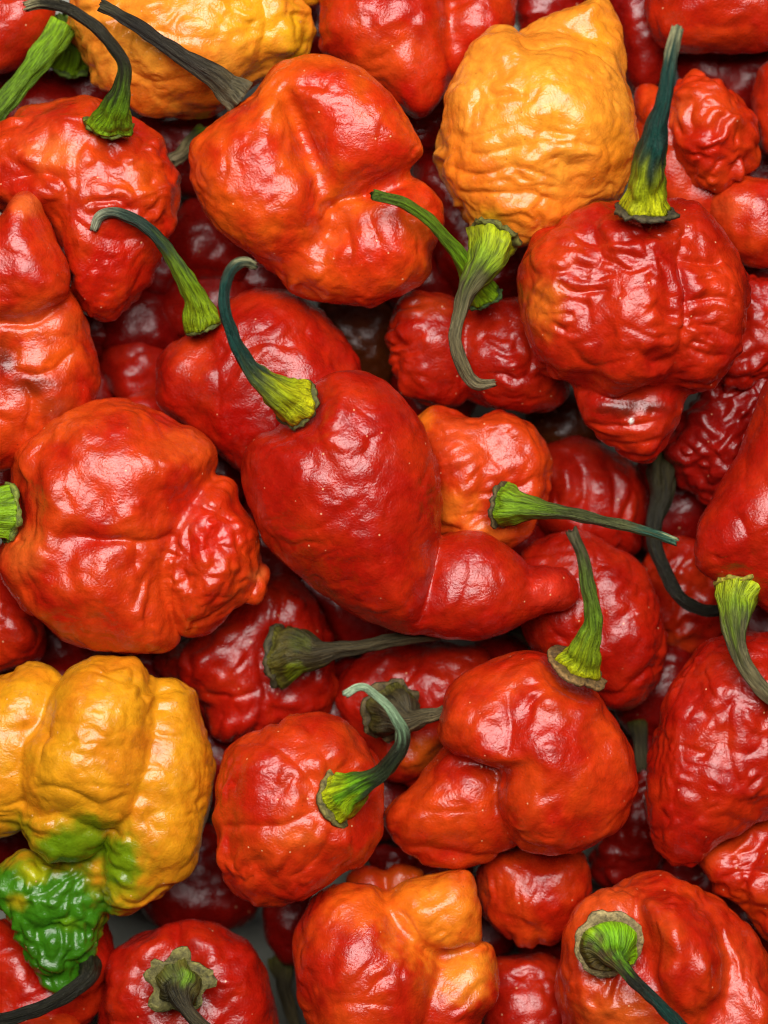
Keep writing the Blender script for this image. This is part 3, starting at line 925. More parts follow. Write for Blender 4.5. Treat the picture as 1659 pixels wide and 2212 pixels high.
# left upper: orange red lumpy pepper at the edge
pepper('orange-red pepper at the left edge with a rounded cone tip and sooty dark stain',
       -20, 'bright', [
    ([(-80, 560), (-20, 490), (14, 448), (32, 420), (57, 410), (80, 424), (94, 455), (114, 495), (138, 555), (151, 612), (136, 655), (92, 688), (30, 700), (-60, 690)], 60, 0.85),
    ([(-60, 640), (40, 620), (110, 620), (155, 635), (174, 680), (168, 730), (132, 778), (80, 806), (40, 792), (0, 765), (-60, 760)], 0, 0.85),
    ([(60, 620), (120, 600), (155, 618), (178, 665), (198, 735), (213, 808), (202, 870), (155, 930), (60, 992), (-60, 1020), (-80, 850), (-40, 740), (40, 700)], -40, 0.75),
    ([(-60, 770), (0, 775), (45, 815), (62, 880), (50, 950), (0, 1000), (-60, 1000)], -5, 0.9)],
    axis=100, style='smooth', k=9, mottle=0.4, amp=0.9,
    grooves=[([(-20, 705), (60, 702), (120, 672), (150, 635)], 8, 12), ([(30, 795), (80, 808), (130, 785), (165, 745)], 8, 8), ([(45, 815), (68, 880), (50, 960)], 12, 10)],
    spots=[((60, 440), (40, 34), (226, 108, 44), 0.7), ((70, 832), (56, 26), (70, 26, 8), 0.6), ((8, 776), (34, 36), (40, 20, 8), 0.75), ((120, 880), (50, 40), (120, 50, 12), 0.5),
           ((100, 770), (80, 40), (220, 84, 14), 0.6), ((60, 700), (130, 40), (222, 92, 30), 0.5)])

# top left red
pepper('lumpy red pepper at the upper left, its long dark stem curling to the corner',
       -70, 'bright', [
    ([(-30, 330), (0, 285), (50, 240), (110, 214), (172, 206), (235, 214), (285, 238), (322, 272), (352, 315), (382, 375), (388, 440), (370, 500), (345, 560), (300, 640),
      (235, 690), (180, 682), (150, 600), (120, 500), (40, 470), (-30, 430)], 0, 0.72),
    ([(-10, 310), (60, 260), (140, 280), (180, 340), (170, 420), (100, 450), (10, 420)], 30, 0.95),
    ([(160, 330), (250, 310), (330, 340), (360, 430), (310, 520), (220, 540), (160, 470)], 35, 0.9),
    ([(140, 500), (220, 480), (320, 510), (310, 620), (235, 688), (182, 680), (150, 600)], 10, 0.95)],
    axis=80, style='dimpled', k=22, mottle=0.4, amp=1.25,
    grooves=[([(20, 400), (90, 380), (140, 400), (150, 460)], 16, 12), ([(210, 290), (170, 350), (170, 420)], 16, 7), ([(160, 480), (240, 520), (330, 510)], 16, 6), ([(230, 380), (280, 400), (300, 440)], 14, 5)],
    spots=[((120, 330), (70, 40), (232, 110, 44), 0.7), ((310, 390), (50, 50), (220, 92, 16), 0.6), ((90, 280), (70, 40), (210, 70, 30), 0.5), ((230, 600), (90, 80), (170, 12, 4), 0.8)],
    stem=dict(pts=[(238, 270, 50, 60), (250, 240, 36, 120), (264, 205, 22, 160), (272, 158, 17, 190), (258, 115, 15, 205), (228, 76, 14, 215), (190, 45, 14, 220), (142, 18, 14, 222), (95, 4, 14, 222), (60, 12, 13, 215)],
              tone='half', calyx=1.1, ccol=(84, 96, 24), axis=(0.15, -0.8, 0.55), sink=8))

# yellow orange, top right of centre
pepper('bright yellow-orange pepper at the upper right, ridged round its lower half, stem pointing down',
       -60, 'amber', [
    ([(1008, 120), (1022, 85), (1045, 60), (1080, 52), (1112, 64), (1135, 78), (1200, 78), (1270, 86), (1312, 112), (1346, 160), (1370, 230), (1383, 300), (1376, 355),
      (1350, 405), (1290, 450), (1230, 492), (1170, 518), (1120, 526), (1060, 512), (1018, 488), (990, 448), (962, 408), (944, 360), (942, 310), (950, 255), (955, 205), (976, 160)], 0, 0.74),
    ([(1030, 200), (1110, 120), (1230, 120), (1320, 190), (1350, 290), (1300, 390), (1200, 440), (1100, 400), (1040, 310)], 30, 0.92),
    ([(1120, 100), (1150, 50), (1225, 16), (1260, 0), (1310, -25), (1324, 30), (1350, 95), (1356, 140), (1340, 180), (1260, 150)], -50, 0.85),
    ([(1010, 455), (1045, 435), (1085, 450), (1090, 490), (1060, 512), (1025, 490)], 10, 0.9)],
    axis=100, style='folded', k=20, mottle=0.5, amp=1.1, fold_at=(1060, 400, 190),
    grooves=[([(1125, 76), (1150, 95), (1220, 92), (1290, 105), (1335, 150)], 9, 9), ([(965, 360), (1040, 380), (1120, 372), (1220, 410)], 10, 8), ([(980, 410), (1050, 420), (1140, 425), (1220, 450)], 10, 8),
             ([(1000, 330), (1060, 340), (1130, 330)], 9, 7), ([(960, 290), (1030, 300), (1100, 285)], 9, 6), ([(1250, 250), (1310, 330), (1320, 400)], 16, 6)],
    spots=[((1200, 230), (130, 130), (234, 152, 40), 0.8), ((1080, 110), (70, 60), (230, 140, 40), 0.5), ((1290, 60), (60, 80), (230, 142, 28), 0.8), ((1000, 370), (70, 80), (230, 112, 20), 0.6),
           ((1180, 470), (110, 40), (228, 108, 18), 0.6), ((1055, 475), (36, 34), (240, 176, 30), 0.8), ((1330, 330), (50, 100), (232, 130, 22), 0.6)],
    stem=dict(pts=[(1065, 512, 56, 20), (1048, 556, 42, 50), (1027, 600, 29, 80), (1002, 640, 21, 100), (987, 690, 16, 110), (985, 740, 16, 115), (999, 790, 16, 115), (1028, 828, 16, 110), (1064, 827, 10, 105)],
              tone='straw', calyx=1.12, ccol=(78, 78, 26), z='keep', axis=(-0.35, 0.8, 0.35)))

# yellow top left
pepper('large yellow-orange pepper cut by the top edge, lying behind the straight grey-brown stem',
       -150, 'amber', [
    ([(148, -40), (150, 40), (164, 108), (192, 150), (228, 200), (280, 232), (340, 254), (420, 246), (482, 238), (545, 190), (610, 160), (655, 120), (670, 70), (662, 10), (600, -90), (350, -130), (200, -110)], 0, 0.8),
    ([(560, -20), (620, -30), (664, 20), (668, 80), (640, 125), (590, 130), (560, 70)], 20, 0.95)],
    axis=70, style='dimpled', mottle=0.55, amp=1.4, grooves=[([(570, -10), (580, 70), (560, 140)], 16, 8), ([(250, 150), (330, 190), (420, 170)], 18, 8), ([(300, 60), (400, 100), (500, 90)], 20, 6)],
    spots=[((560, 40), (130, 90), (228, 156, 22), 0.8), ((640, 80), (40, 70), (214, 160, 20), 0.7), ((260, 220), (120, 50), (206, 86, 14), 0.8), ((450, 215), (120, 50), (200, 76, 12), 0.7), ((300, 20), (120, 60), (240, 140, 40), 0.5)])
pepper('bit of a small yellow pepper at the top edge beside the large yellow-orange one',
       -190, 'yellow', [([(612, -10), (640, 16), (672, 18), (700, 0), (715, -50), (680, -110), (620, -90)], 0, 0.9)], vox=7, style='smooth')

# ================================================================== the second layer
pepper('red pepper just behind the central one, its green stem curling to the upper left',
       -170, 'red', [
    ([(400, 725), (430, 702), (470, 670), (510, 638), (570, 620), (632, 628), (690, 665), (740, 720), (775, 790), (800, 880), (760, 960), (690, 1010), (600, 1030), (520, 1030), (455, 965),
      (400, 920), (352, 880), (335, 822), (346, 770)], 0, 0.72),
    ([(350, 800), (390, 740), (430, 720), (470, 800), (480, 900), (440, 940), (380, 900), (345, 860)], 10, 1.0),
    ([(450, 700), (540, 660), (640, 690), (700, 780), (690, 880), (590, 920), (500, 880), (460, 790)], 40, 0.85)],
    axis=40, style='smooth', k=26, mottle=0.2, amp=1.1, grooves=[([(430, 730), (470, 800), (480, 900)], 16, 7), ([(520, 760), (580, 745), (640, 760)], 14, 6), ([(480, 700), (540, 720), (600, 700)], 12, 4)],
    spots=[((420, 770), (50, 60), (206, 60, 14), 0.5), ((540, 920), (140, 60), (168, 10, 4), 0.8)],
    stem=dict(pts=[(440, 703, 44, -60), (424, 655, 29, -20), (400, 600, 22, 20), (366, 548, 18, 50), (330, 503, 15, 70), (290, 472, 14, 80), (250, 461, 13, 85), (218, 464, 13, 80), (205, 492, 10, 70)],
              tone='curl', calyx=1.0, ccol=(70, 76, 22), crinkle=0.6, z='keep', axis=(-0.35, -0.85, 0.3)))

pepper("red pepper split into two round lobes beneath the yellow-orange pepper's drooping stem",
       -200, 'red', [
    ([(836, 735), (842, 688), (862, 652), (900, 632), (950, 634), (992, 652), (1034, 700), (1034, 780), (1010, 845), (985, 876), (930, 883), (880, 860), (846, 802)], 0, 0.9),
    ([(985, 690), (1050, 650), (1100, 640), (1150, 660), (1200, 720), (1235, 800), (1215, 870), (1150, 890), (1080, 892), (1030, 870), (985, 830), (972, 750)], 0, 0.9)],
    axis=90, style='dimpled', mottle=0.3, k=12, grooves=[([(1006, 700), (1006, 760), (1003, 840)], 7, 8), ([(1140, 700), (1150, 770), (1130, 830)], 12, 5)],
    spots=[((930, 660), (70, 30), (206, 72, 24), 0.5)],
    stem=dict(pts=[(1045, 640, 40, -60), (1022, 606, 26, -10), (996, 566, 19, 40), (962, 512, 16, 90), (916, 466, 14, 130), (866, 435, 13, 160), (812, 421, 13, 175)],
              tone='lime', calyx=1.1, ccol=(40, 60, 16), z='keep', axis=(-0.4, -0.7, 0.5)))

pepper('small orange-red pepper right of the central one, its thin stem reaching to the right',
       -150, 'bright', [
    ([(890, 920), (940, 892), (1010, 895), (1062, 886), (1122, 900), (1165, 940), (1187, 1000), (1182, 1070), (1160, 1130), (1120, 1172), (1050, 1190), (960, 1180), (900, 1100), (880, 1000)], 0, 0.72),
    ([(930, 930), (990, 905), (1050, 940), (1080, 1010), (1060, 1080), (990, 1110), (930, 1060), (910, 980)], 20, 0.95),
    ([(1070, 900), (1130, 920), (1175, 980), (1175, 1050), (1120, 1060), (1075, 1000)], 15, 0.95)],
    axis=70, style='dimpled', mottle=0.75, k=26, amp=1.35, grooves=[([(960, 1120), (1020, 1110), (1070, 1110)], 10, 6)],
    spots=[((960, 1100), (80, 50), (232, 118, 30), 0.8), ((1000, 960), (60, 60), (222, 86, 40), 0.5), ((1050, 1150), (60, 30), (228, 112, 34), 0.7), ((910, 900), (40, 30), (236, 120, 24), 0.7)],
    stem=dict(pts=[(1086, 1090, 46, -40), (1106, 1094, 41, -10), (1140, 1098, 28, 15), (1190, 1104, 19, 40), (1250, 1114, 15, 60), (1330, 1131, 13, 80), (1400, 1150, 12, 90), (1458, 1168, 11, 90)],
              tone='thin', calyx=1.2, ccol=(66, 56, 26), axis=(0.9, 0.1, 0.5), sink=6))

pepper("plain red pepper under the central pepper's tail tip, behind a light green stem",
       -220, 'red', [
    ([(1112, 1220), (1130, 1185), (1175, 1155), (1240, 1142), (1330, 1180), (1392, 1230), (1422, 1300), (1441, 1385), (1436, 1450), (1402, 1500), (1342, 1533), (1270, 1500), (1180, 1440), (1130, 1360)], 0, 0.8),
    ([(1290, 1200), (1370, 1230), (1410, 1310), (1425, 1400), (1390, 1480), (1320, 1480), (1290, 1380), (1280, 1280)], 20, 0.95)],
    axis=60, style='dimpled', mottle=0.15, k=24, grooves=[([(1280, 1180), (1290, 1290), (1300, 1400)], 18, 6)])

pepper("dark red pepper below the wrinkled pepper's stained tip, crossed by a thin stem",
       -320, 'red', [
    ([(1130, 1000), (1180, 960), (1260, 945), (1340, 980), (1392, 1050), (1396, 1140), (1350, 1205), (1250, 1200), (1160, 1140), (1130, 1070)], 0, 0.85)],
    axis=0, style='dimpled', mottle=0.2, vox=6, grooves=[([(1240, 960), (1260, 1060), (1250, 1160)], 16, 8), ([(1310, 970), (1325, 1060), (1320, 1150)], 14, 8)])

pepper('dark wine-red pimpled pepper behind the wrinkled one, with a dark drooping stem',
       -230, 'dark', [
    ([(1440, 960), (1470, 880), (1520, 830), (1600, 800), (1680, 800), (1720, 900), (1660, 1000), (1600, 1060), (1545, 1085), (1500, 1070), (1455, 1010)], 0, 0.8),
    ([(1500, 1040), (1540, 1010), (1575, 1040), (1560, 1085), (1515, 1085)], 0, 0.9)],
    axis=60, style='bumpy', amp=1.5, mottle=0.3,
    stem=dict(pts=[(1452, 962, 40, -290), (1434, 1010, 35, -240), (1428, 1060, 29, -220), (1416, 1120, 22, -205), (1414, 1175, 18, -185), (1432, 1225, 17, -170), (1455, 1270, 17, -150), (1485, 1302, 16, -140), (1520, 1318, 15, -135), (1560, 1316, 14, -135)],
              tone='dark', z='keep', rim=False))

pepper('speckled dull red pepper near the right edge, crossed by a dark drooping stem',
       -330, 'red', [
    ([(1380, 1215), (1430, 1165), (1500, 1160), (1550, 1230), (1570, 1320), (1540, 1400), (1460, 1430), (1415, 1380), (1385, 1300)], 0, 0.85)],
    axis=50, style='bumpy', mottle=0.45, vox=6, amp=1.2, spots=[((1460, 1390), (60, 30), (200, 66, 20), 0.5)])

pepper('dark red pepper with a brown trumpet-shaped cap, below the orange-red pumpkin-shaped one',
       -260, 'red', [
    ([(335, 1430), (370, 1385), (450, 1330), (520, 1280), (580, 1245), (650, 1260), (700, 1330), (728, 1420), (722, 1500), (700, 1545), (610, 1570), (530, 1585), (465, 1592), (430, 1550), (380, 1490)], 0, 0.72),
    ([(400, 1400), (470, 1360), (540, 1400), (560, 1470), (510, 1510), (430, 1490)], 40, 0.9),
    ([(440, 1500), (520, 1490), (590, 1510), (600, 1560), (520, 1585), (460, 1580)], 40, 0.9),
    ([(560, 1290), (640, 1290), (700, 1380), (710, 1480), (640, 1540), (580, 1480), (560, 1380)], 30, 0.95)],
    axis=15, style='dimpled', mottle=0.15, k=16, amp=1.1, grooves=[([(430, 1500), (500, 1505), (570, 1490)], 12, 8), ([(560, 1400), (570, 1480), (600, 1550)], 12, 8)],
    stem=dict(pts=[(608, 1416, 70, -110), (640, 1414, 56, -80), (676, 1413, 36, -50), (712, 1408, 25, -30), (752, 1400, 19, -20), (810, 1390, 17, -20), (870, 1381, 16, -25), (940, 1368, 16, -40)],
              tone='olive', calyx=1.06, ccol=(54, 48, 24), axis=(0.95, 0.0, 0.42), crinkle=0.7, sink=30, spots=[((640, 1450), 26, (110, 124, 14), 0.95), ((650, 1385), 24, (66, 72, 20), 0.7)]))

pepper('red pepper low in the pile with crumpled brown cap and a broken stem stub',
       -250, 'red', [
    ([(732, 1500), (740, 1460), (780, 1420), (840, 1395), (910, 1384), (990, 1384), (1060, 1400), (1060, 1500), (1000, 1580), (950, 1640), (900, 1690), (840, 1680), (790, 1620), (745, 1560)], 0, 0.8),
    ([(880, 1640), (900, 1600), (950, 1590), (960, 1640), (920, 1690), (880, 1690)], 10, 0.9)],
    axis=60, style='dimpled', mottle=0.15, grooves=[([(910, 1390), (900, 1440), (870, 1480)], 14, 8)],
    spots=[((915, 1630), (60, 46), (216, 92, 20), 0.9)],
    stem=dict(pts=[(845, 1535, 64, -70), (855, 1538, 52, -30), (876, 1556, 34, 0), (905, 1556, 20, 20), (930, 1546, 17, 28), (956, 1536, 14, 30)], tone='olive', calyx=1.15, ccol=(70, 58, 30), axis=(0.35, 0.25, 0.9), sink=-4))

pepper('small rounded red lobe of a pepper directly beneath the knotted red one',
       -170, 'bright', [
    ([(1026, 1880), (1050, 1840), (1110, 1815), (1190, 1815), (1255, 1830), (1278, 1885), (1272, 1945), (1240, 2000), (1182, 2041), (1110, 2030), (1052, 1985), (1028, 1930)], 0, 0.85)],
    axis=0, style='dimpled', mottle=0.25)

pepper('soft-focus red pepper cut by the top edge behind the folded orange-red one',
       -170, 'bright', [
    ([(682, 40), (688, 95), (735, 140), (800, 185), (860, 235), (915, 265), (950, 230), (980, 160), (975, 60), (960, -40), (880, -100), (740, -90), (690, -30)], 0, 0.85),
    ([(940, 30), (980, -40), (1060, -80), (1110, -30), (1118, 40), (1090, 100), (1030, 140), (970, 190), (930, 150)], -30, 0.85)],
    axis=80, style='smooth', mottle=0.35, k=16, amp=1.2, grooves=[([(800, 30), (800, 80), (770, 120)], 18, 6)], vox=6,
    spots=[((880, 240), (120, 90), (170, 14, 6), 0.8), ((840, 130), (80, 50), (208, 72, 20), 0.5)])

# ================================================================== the back of the pile, top right
pepper('dark red pepper sliver between the top edge and the yellow-orange pepper', -300, 'dark', [
    ([(1105, -60), (1100, 20), (1120, 80), (1180, 110), (1240, 60), (1280, -20), (1240, -90)], 0, 0.85)], vox=7, style='deep')
pepper('dark red pepper standing right behind the yellow-orange pepper, left of the upright teal stem', -290, 'dark', [
    ([(1300, -40), (1320, 60), (1340, 160), (1380, 215), (1430, 190), (1455, 120), (1430, 20), (1400, -60)], 0, 0.9)], vox=7, style='deep', mottle=0.6, axis=80)
pepper('smooth red pepper in the top right corner behind the tip of the upright stem', -170, 'red', [
    ([(1396, 0), (1400, 50), (1425, 90), (1470, 112), (1550, 116), (1640, 112), (1720, 80), (1730, -60), (1560, -140), (1430, -90)], 0, 0.85)],
    vox=6, style='smooth', mottle=0.5, spots=[((1560, 80), (90, 30), (206, 62, 14), 0.6)])
pepper('shadowy red pepper low under the corner pepper, above the small crinkled one', -330, 'dark', [
    ([(1460, 120), (1520, 100), (1600, 110), (1640, 160), (1610, 210), (1540, 220), (1470, 190)], 0, 0.9)], vox=7, style='deep', mottle=0.5)
pepper('red pepper sliver on the right edge beside the small crinkled round one', -200, 'red', [
    ([(1640, 140), (1625, 200), (1628, 270), (1648, 330), (1720, 350), (1760, 240), (1720, 120)], 0, 0.9)], vox=7, style='smooth')
pepper('small crinkled round orange-red pepper at the upper right, right of the upright stem', -140, 'bright', [
    ([(1448, 215), (1465, 178), (1510, 160), (1545, 170), (1585, 195), (1612, 240), (1634, 300), (1625, 360), (1580, 400), (1530, 406), (1490, 370), (1460, 310)], 0, 0.85),
    ([(1480, 200), (1540, 180), (1590, 220), (1600, 290), (1550, 330), (1490, 300)], 25, 0.9)],
    vox=5, style='bumpy', amp=1.4, mottle=0.4, axis=60, spots=[((1560, 330), (80, 60), (194, 34, 12), 0.6), ((1470, 230), (30, 34), (226, 96, 40), 0.6)])
pepper('curved orange-red pepper wrapped around the small crinkled one, right of the yellow-orange pepper', -220, 'bright', [
    ([(1370, 200), (1420, 190), (1460, 230), (1470, 330), (1510, 400), (1590, 400), (1600, 460), (1540, 500), (1450, 470), (1390, 400), (1370, 300)], 0, 0.72)],
    vox=6, style='smooth', mottle=0.3, axis=60, spots=[((1480, 430), (60, 40), (214, 66, 30), 0.5)])
pepper("orange-red pepper at the right edge just above the wrinkled pepper's shoulder", -180, 'bright', [
    ([(1530, 440), (1550, 400), (1600, 386), (1680, 388), (1740, 440), (1730, 530), (1660, 570), (1590, 560), (1545, 500)], 0, 0.85)],
    vox=6, style='smooth', mottle=0.3, axis=20, spots=[((1590, 440), (50, 36), (220, 84, 34), 0.6)])
pepper('red pepper at the right edge behind the wrinkled one, ending in pimpled skin', -190, 'red', [
    ([(1570, 620), (1620, 590), (1690, 600), (1730, 680), (1720, 800), (1640, 850), (1560, 850), (1540, 760)], 0, 0.85)],
    vox=6, style='bumpy', amp=1.3, mottle=0.3, axis=70)
pepper("dark red sliver of pepper on the right edge beside the wrinkled pepper's shoulder", -300, 'dark', [
    ([(1600, 540), (1680, 520), (1740, 560), (1730, 640), (1640, 660), (1590, 610)], 0, 0.9)], vox=8, style='deep')

# top left corner
pepper('red pepper in the top left corner with a thick bright green stem', -170, 'red', [
    ([(-60, 150), (0, 158), (60, 120), (100, 70), (115, 20), (100, -50), (20, -90), (-70, -40)], 0, 0.8)], vox=6, style='smooth',
    stem=dict(pts=[(135, 55, 32, -140), (110, 95, 31, -130), (75, 140, 29, -120), (40, 185, 28, -115), (0, 228, 27, -110), (-50, 280, 26, -110)], tone='lime', z='keep', rim=False))
pepper('shadowed red pepper deep in the upper left with a blurred green cap', -330, 'dark', [
    ([(-20, 220), (60, 170), (150, 170), (220, 220), (220, 300), (120, 330), (0, 320)], 0, 0.85)], vox=8, style='deep',
    stem=dict(pts=[(150, 130, 46, -200), (155, 108, 34, -170), (150, 80, 22, -160), (135, 40, 17, -150)], tone='lime', z='keep', calyx=1.1, ccol=(70, 90, 20)))

# ================================================================== bottom edge
pepper('deep red pepper at the bottom left with a ragged star-shaped grey-green cap', -150, 'red', [
    ([(212, 2150), (225, 2085), (262, 2040), (310, 2012), (365, 1995), (430, 1988), (490, 2005), (540, 2045), (576, 2095), (592, 2160), (600, 2260), (520, 2340), (330, 2350), (230, 2280)], 0, 0.75),
    ([(230, 2080), (300, 2020), (370, 2010), (385, 2100), (360, 2200), (280, 2240), (225, 2180)], 30, 0.9),
    ([(400, 2010), (480, 2010), (550, 2070), (585, 2160), (560, 2250), (470, 2250), (410, 2140)], 30, 0.9)],
    axis=90, style='smooth', k=26, mottle=0.1, amp=1.1, grooves=[([(385, 2110), (380, 2050), (385, 2000)], 16, 8), ([(420, 2110), (490, 2070), (550, 2060)], 16, 5), ([(350, 2110), (290, 2080), (240, 2080)], 16, 5)],
    stem=dict(pts=[(386, 2124, 52, 60), (388, 2130, 40, 80), (392, 2150, 26, 96), (402, 2178, 17, 108), (425, 2205, 16, 112), (470, 2240, 15, 110), (520, 2270, 14, 105)], tone='olive', calyx=1.4, ccol=(98, 92, 46), axis=(0.0, 0.15, 1.0), crinkle=1.0, star=0.14, sink=-3, spots=[((402, 2104), 20, (96, 130, 20), 0.9), ((375, 2100), 24, (84, 92, 40), 0.8), ((370, 2140), 30, (40, 34, 14), 0.9)]))
pepper('red pepper in the lower left corner under the green tip, with drooping dark stem', -190, 'red', [
    ([(-60, 2010), (0, 1985), (60, 2020), (120, 2080), (190, 2000), (225, 1985), (250, 2060), (230, 2160), (170, 2240), (60, 2280), (-60, 2260)], 0, 0.75)],
    axis=70, style='dimpled', mottle=0.2, vox=6,
    stem=dict(pts=[(150, 2046, 34, -190), (184, 2076, 30, -90), (192, 2104, 23, -20), (178, 2122, 20, 0), (140, 2152, 18, 15), (90, 2178, 17, 25), (40, 2196, 16, 30), (-20, 2204, 14, 30)], tone='dark', z='keep', calyx=1.1, ccol=(84, 56, 22)))
pepper('orange-red pepper sliver on the bottom edge at the lower left corner', -110, 'bright', [
    ([(-40, 2195), (40, 2185), (110, 2180), (160, 2200), (180, 2260), (100, 2330), (-40, 2320)], 0, 0.85)], vox=7, style='smooth', mottle=0.6)
pepper('very dark red pepper in shadow between the yellow pepper and the round red one', -370, 'dark', [
    ([(290, 1900), (370, 1820), (450, 1780), (520, 1860), (560, 1940), (540, 1985), (470, 2018), (390, 2020), (320, 1980)], 0, 0.85)], vox=7, style='deep', mottle=0.0)
pepper('dark red pepper behind the lower edge of the round red one, above the bare table', -330, 'dark', [
    ([(562, 1960), (600, 1920), (660, 1920), (690, 1980), (670, 2060), (620, 2080), (575, 2030)], 0, 0.9)], vox=7, style='deep', mottle=0.2,
    stem=dict(pts=[(610, 2070, 34, -360), (612, 2110, 24, -340), (618, 2150, 18, -330), (640, 2220, 16, -330)], tone='olive', z='keep', rim=False))
pepper('pair of small orange bumps of a pepper peeping out above the bottom centre one', -210, 'orange', [
    ([(745, 1910), (770, 1878), (810, 1868), (840, 1890), (835, 1940), (780, 1960)], 0, 0.85),
    ([(825, 1890), (850, 1862), (890, 1865), (920, 1885), (900, 1930), (840, 1945)], 0, 0.85)], vox=6, style='smooth', k=6, mottle=0.4)
pepper('tiny dark glossy pepper lump in the gap between round red pepper and the knotted one', -300, 'dark', [
    ([(790, 1850), (830, 1825), (890, 1830), (920, 1870), (880, 1910), (810, 1900)], 0, 0.9)], vox=7, style='bumpy', amp=1.4, mottle=0.0)
pepper('dark red pepper in shadow between the knotted red one and the dimpled one', -330, 'dark', [
    ([(1270, 1880), (1300, 1780), (1340, 1640), (1380, 1560), (1430, 1560), (1440, 1680), (1440, 1820), (1420, 1900), (1340, 1920)], 0, 0.8)], vox=7, style='bumpy', mottle=0.4, axis=90,
    stem=dict(pts=[(1378, 1560, 22, -280), (1384, 1610, 18, -260), (1386, 1660, 15, -250)], tone='olive', z='keep', rim=False))
pepper('shadowed red pepper on the bottom edge between bottom centre and bottom right ones', -240, 'red', [
    ([(1040, 2110), (1090, 2070), (1150, 2060), (1220, 2080), (1250, 2180), (1220, 2290), (1080, 2300), (1030, 2210)], 0, 0.85)], vox=6, style='dimpled', mottle=0.15, amp=1.3, axis=80)

# ================================================================== deep in the gaps
pepper('pinkish dull red pepper on the left edge beneath the orange-red pumpkin-shaped one', -200, 'red', [
    ([(-90, 1170), (-10, 1170), (50, 1270), (95, 1350), (105, 1400), (70, 1440), (0, 1450), (-70, 1430)], 0, 0.85)], vox=6, style='dimpled', mottle=0.3)
pepper('very dark pepper under the left edge of the yellow pepper lobes', -350, 'dark', [
    ([(-60, 1420), (60, 1410), (160, 1400), (280, 1410), (330, 1460), (280, 1540), (100, 1540), (-60, 1520)], 0, 0.8)], vox=8, style='deep', mottle=0)
pepper('shadowed red pepper with one glossy spot, left of the one lying behind the centre', -330, 'red', [
    ([(205, 800), (215, 750), (255, 720), (310, 715), (355, 745), (385, 800), (380, 870), (320, 900), (250, 880)], 0, 0.9)], vox=6, style='smooth', mottle=0.1)
pepper('red pepper top just showing above the orange-red pumpkin-shaped one', -260, 'red', [
    ([(210, 900), (250, 862), (310, 842), (370, 860), (400, 930), (340, 990), (240, 980)], 0, 0.9)], vox=7, style='smooth', mottle=0.2)
pepper('dark red pepper in the shadow behind the curling green stem at the upper left', -340, 'dark', [
    ([(330, 640), (390, 590), (470, 570), (540, 600), (560, 680), (480, 740), (380, 740), (335, 700)], 0, 0.85)], vox=7, style='smooth', mottle=0.6)
pepper('dark red pepper in the gap left of the folded orange-red one', -310, 'dark', [
    ([(350, 520), (380, 450), (430, 430), (500, 480), (560, 560), (520, 620), (420, 610), (360, 580)], 0, 0.85)], vox=7, style='deep', mottle=0.5)
pepper('shadowed pepper left of the folded orange-red one with a pale broken stem end', -420, 'dark', [
    ([(300, 250), (380, 240), (480, 230), (520, 330), (450, 420), (360, 420), (310, 340)], 0, 0.85)], vox=8, style='deep', mottle=0,
    stem=dict(pts=[(440, 290, 24, -280), (424, 300, 22, -250), (406, 318, 20, -225), (390, 336, 18, -205), (374, 344, 18, -200)], tone='straw', z='keep', rim=False))
pepper('brownish pepper in deep shadow between the folded orange-red and the two-lobed red one', -380, 'brown', [
    ([(680, 640), (760, 620), (850, 640), (870, 740), (850, 830), (780, 850), (710, 780)], 0, 0.85)], vox=7, style='deep')
pepper('olive-brown pepper in deep shadow below the two-lobed red one', -390, 'brown', [
    ([(1130, 880), (1200, 840), (1290, 860), (1310, 940), (1250, 990), (1160, 970)], 0, 0.85)], vox=7, style='deep')
pepper('dark red pepper at the bottom of the black gap below the central one', -450, 'dark', [
    ([(560, 1180), (640, 1170), (760, 1240), (850, 1330), (880, 1420), (800, 1430), (700, 1370), (600, 1290)], 0, 0.8)], vox=8, style='deep', mottle=0)
pepper("dark red pepper in the black gap right of the wrinkled pepper's stained tip", -430, 'dark', [
    ([(1380, 1000), (1480, 960), (1560, 1000), (1560, 1120), (1500, 1200), (1400, 1200), (1360, 1100)], 0, 0.8)], vox=8, style='deep', mottle=0)
pepper('dark red pepper showing below the yellow-orange pepper cap, beside the two-lobed red one', -400, 'dark', [
    ([(900, 330), (980, 360), (1060, 480), (1160, 540), (1180, 640), (1080, 680), (960, 620), (900, 480)], 0, 0.8)], vox=8, style='deep', mottle=0.3)
pepper('dark pepper with a dried black cap under the belly of the central pepper tail', -330, 'dark', [
    ([(1020, 1400), (1080, 1370), (1180, 1400), (1200, 1480), (1120, 1540), (1030, 1500)], 0, 0.85)], vox=7, style='deep', mottle=0.3,
    stem=dict(pts=[(1150, 1370, 34, -190), (1125, 1362, 22, -180), (1095, 1358, 17, -175), (1060, 1356, 15, -180)], tone='dark', z='keep', ccol=(40, 36, 22)))

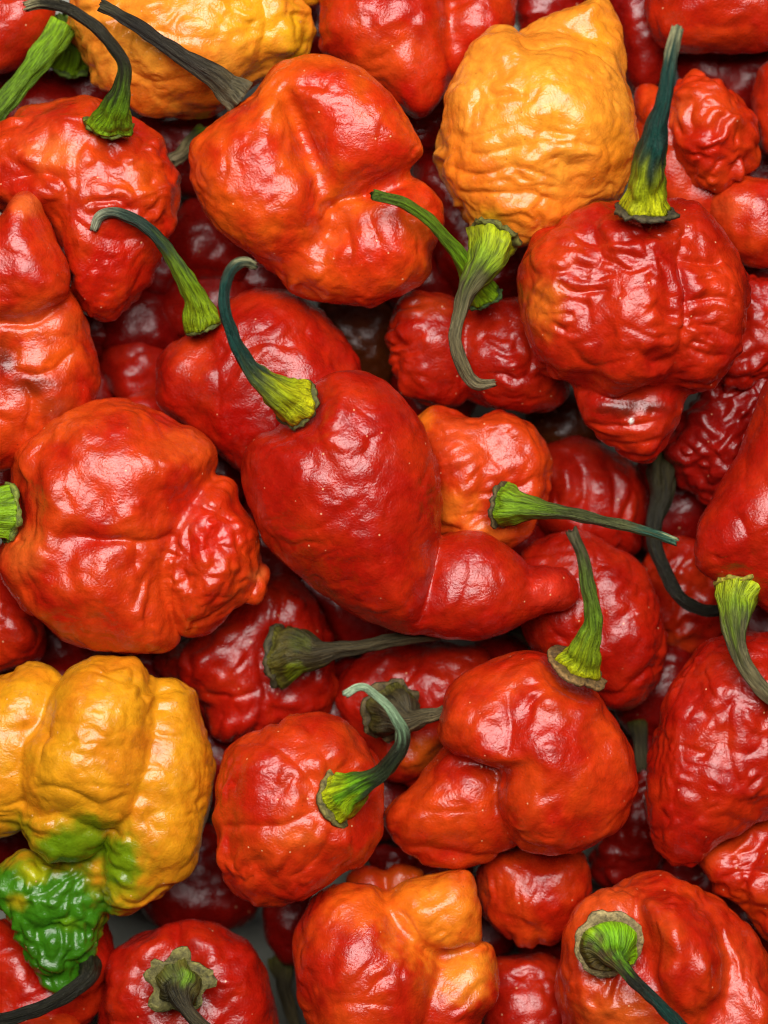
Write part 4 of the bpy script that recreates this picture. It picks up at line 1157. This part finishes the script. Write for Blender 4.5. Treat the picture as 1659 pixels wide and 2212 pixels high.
for txt, x, y, r in (('dark pepper filling the black gap between the folded orange-red and yellow-orange peppers', 905, 250, 95),
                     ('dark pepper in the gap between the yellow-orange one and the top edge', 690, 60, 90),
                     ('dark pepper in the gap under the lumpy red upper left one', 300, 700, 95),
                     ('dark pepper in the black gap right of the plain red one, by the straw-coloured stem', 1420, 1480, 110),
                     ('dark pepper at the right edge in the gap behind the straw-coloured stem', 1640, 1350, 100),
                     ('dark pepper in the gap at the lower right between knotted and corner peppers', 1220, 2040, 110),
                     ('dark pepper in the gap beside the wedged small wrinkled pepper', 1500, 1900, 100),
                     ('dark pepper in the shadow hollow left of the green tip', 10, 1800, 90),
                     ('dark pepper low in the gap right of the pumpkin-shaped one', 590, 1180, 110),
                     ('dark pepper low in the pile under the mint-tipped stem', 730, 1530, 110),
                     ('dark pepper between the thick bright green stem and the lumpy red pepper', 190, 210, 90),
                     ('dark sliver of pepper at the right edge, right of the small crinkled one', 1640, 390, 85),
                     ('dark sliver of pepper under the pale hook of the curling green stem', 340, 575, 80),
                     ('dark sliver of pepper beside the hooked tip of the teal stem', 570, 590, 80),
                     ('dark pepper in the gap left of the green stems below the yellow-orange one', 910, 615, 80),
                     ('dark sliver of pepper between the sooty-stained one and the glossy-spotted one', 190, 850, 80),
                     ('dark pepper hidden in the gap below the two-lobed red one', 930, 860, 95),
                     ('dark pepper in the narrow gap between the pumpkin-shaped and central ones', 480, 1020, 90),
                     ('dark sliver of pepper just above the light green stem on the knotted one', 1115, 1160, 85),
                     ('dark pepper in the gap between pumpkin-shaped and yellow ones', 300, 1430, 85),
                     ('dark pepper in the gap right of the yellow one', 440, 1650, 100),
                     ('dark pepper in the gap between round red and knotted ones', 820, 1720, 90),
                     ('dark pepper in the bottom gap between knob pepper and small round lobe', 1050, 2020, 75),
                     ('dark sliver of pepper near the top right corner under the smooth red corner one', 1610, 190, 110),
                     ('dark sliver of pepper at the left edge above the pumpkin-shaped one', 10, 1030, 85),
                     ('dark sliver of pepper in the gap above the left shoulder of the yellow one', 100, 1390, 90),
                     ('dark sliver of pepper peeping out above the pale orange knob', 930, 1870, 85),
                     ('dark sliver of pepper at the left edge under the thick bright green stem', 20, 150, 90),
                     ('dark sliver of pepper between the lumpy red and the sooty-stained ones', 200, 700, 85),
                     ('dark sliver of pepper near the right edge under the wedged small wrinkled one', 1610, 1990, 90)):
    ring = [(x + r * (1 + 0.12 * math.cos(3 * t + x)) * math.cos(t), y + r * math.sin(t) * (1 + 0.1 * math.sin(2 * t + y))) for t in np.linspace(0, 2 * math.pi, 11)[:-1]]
    pepper(txt, -410, 'dark', [(ring, 0, 0.9)], vox=8, style='deep', mottle=0.0)  # filler peppers in the lowered red, painting the gaps as shaded
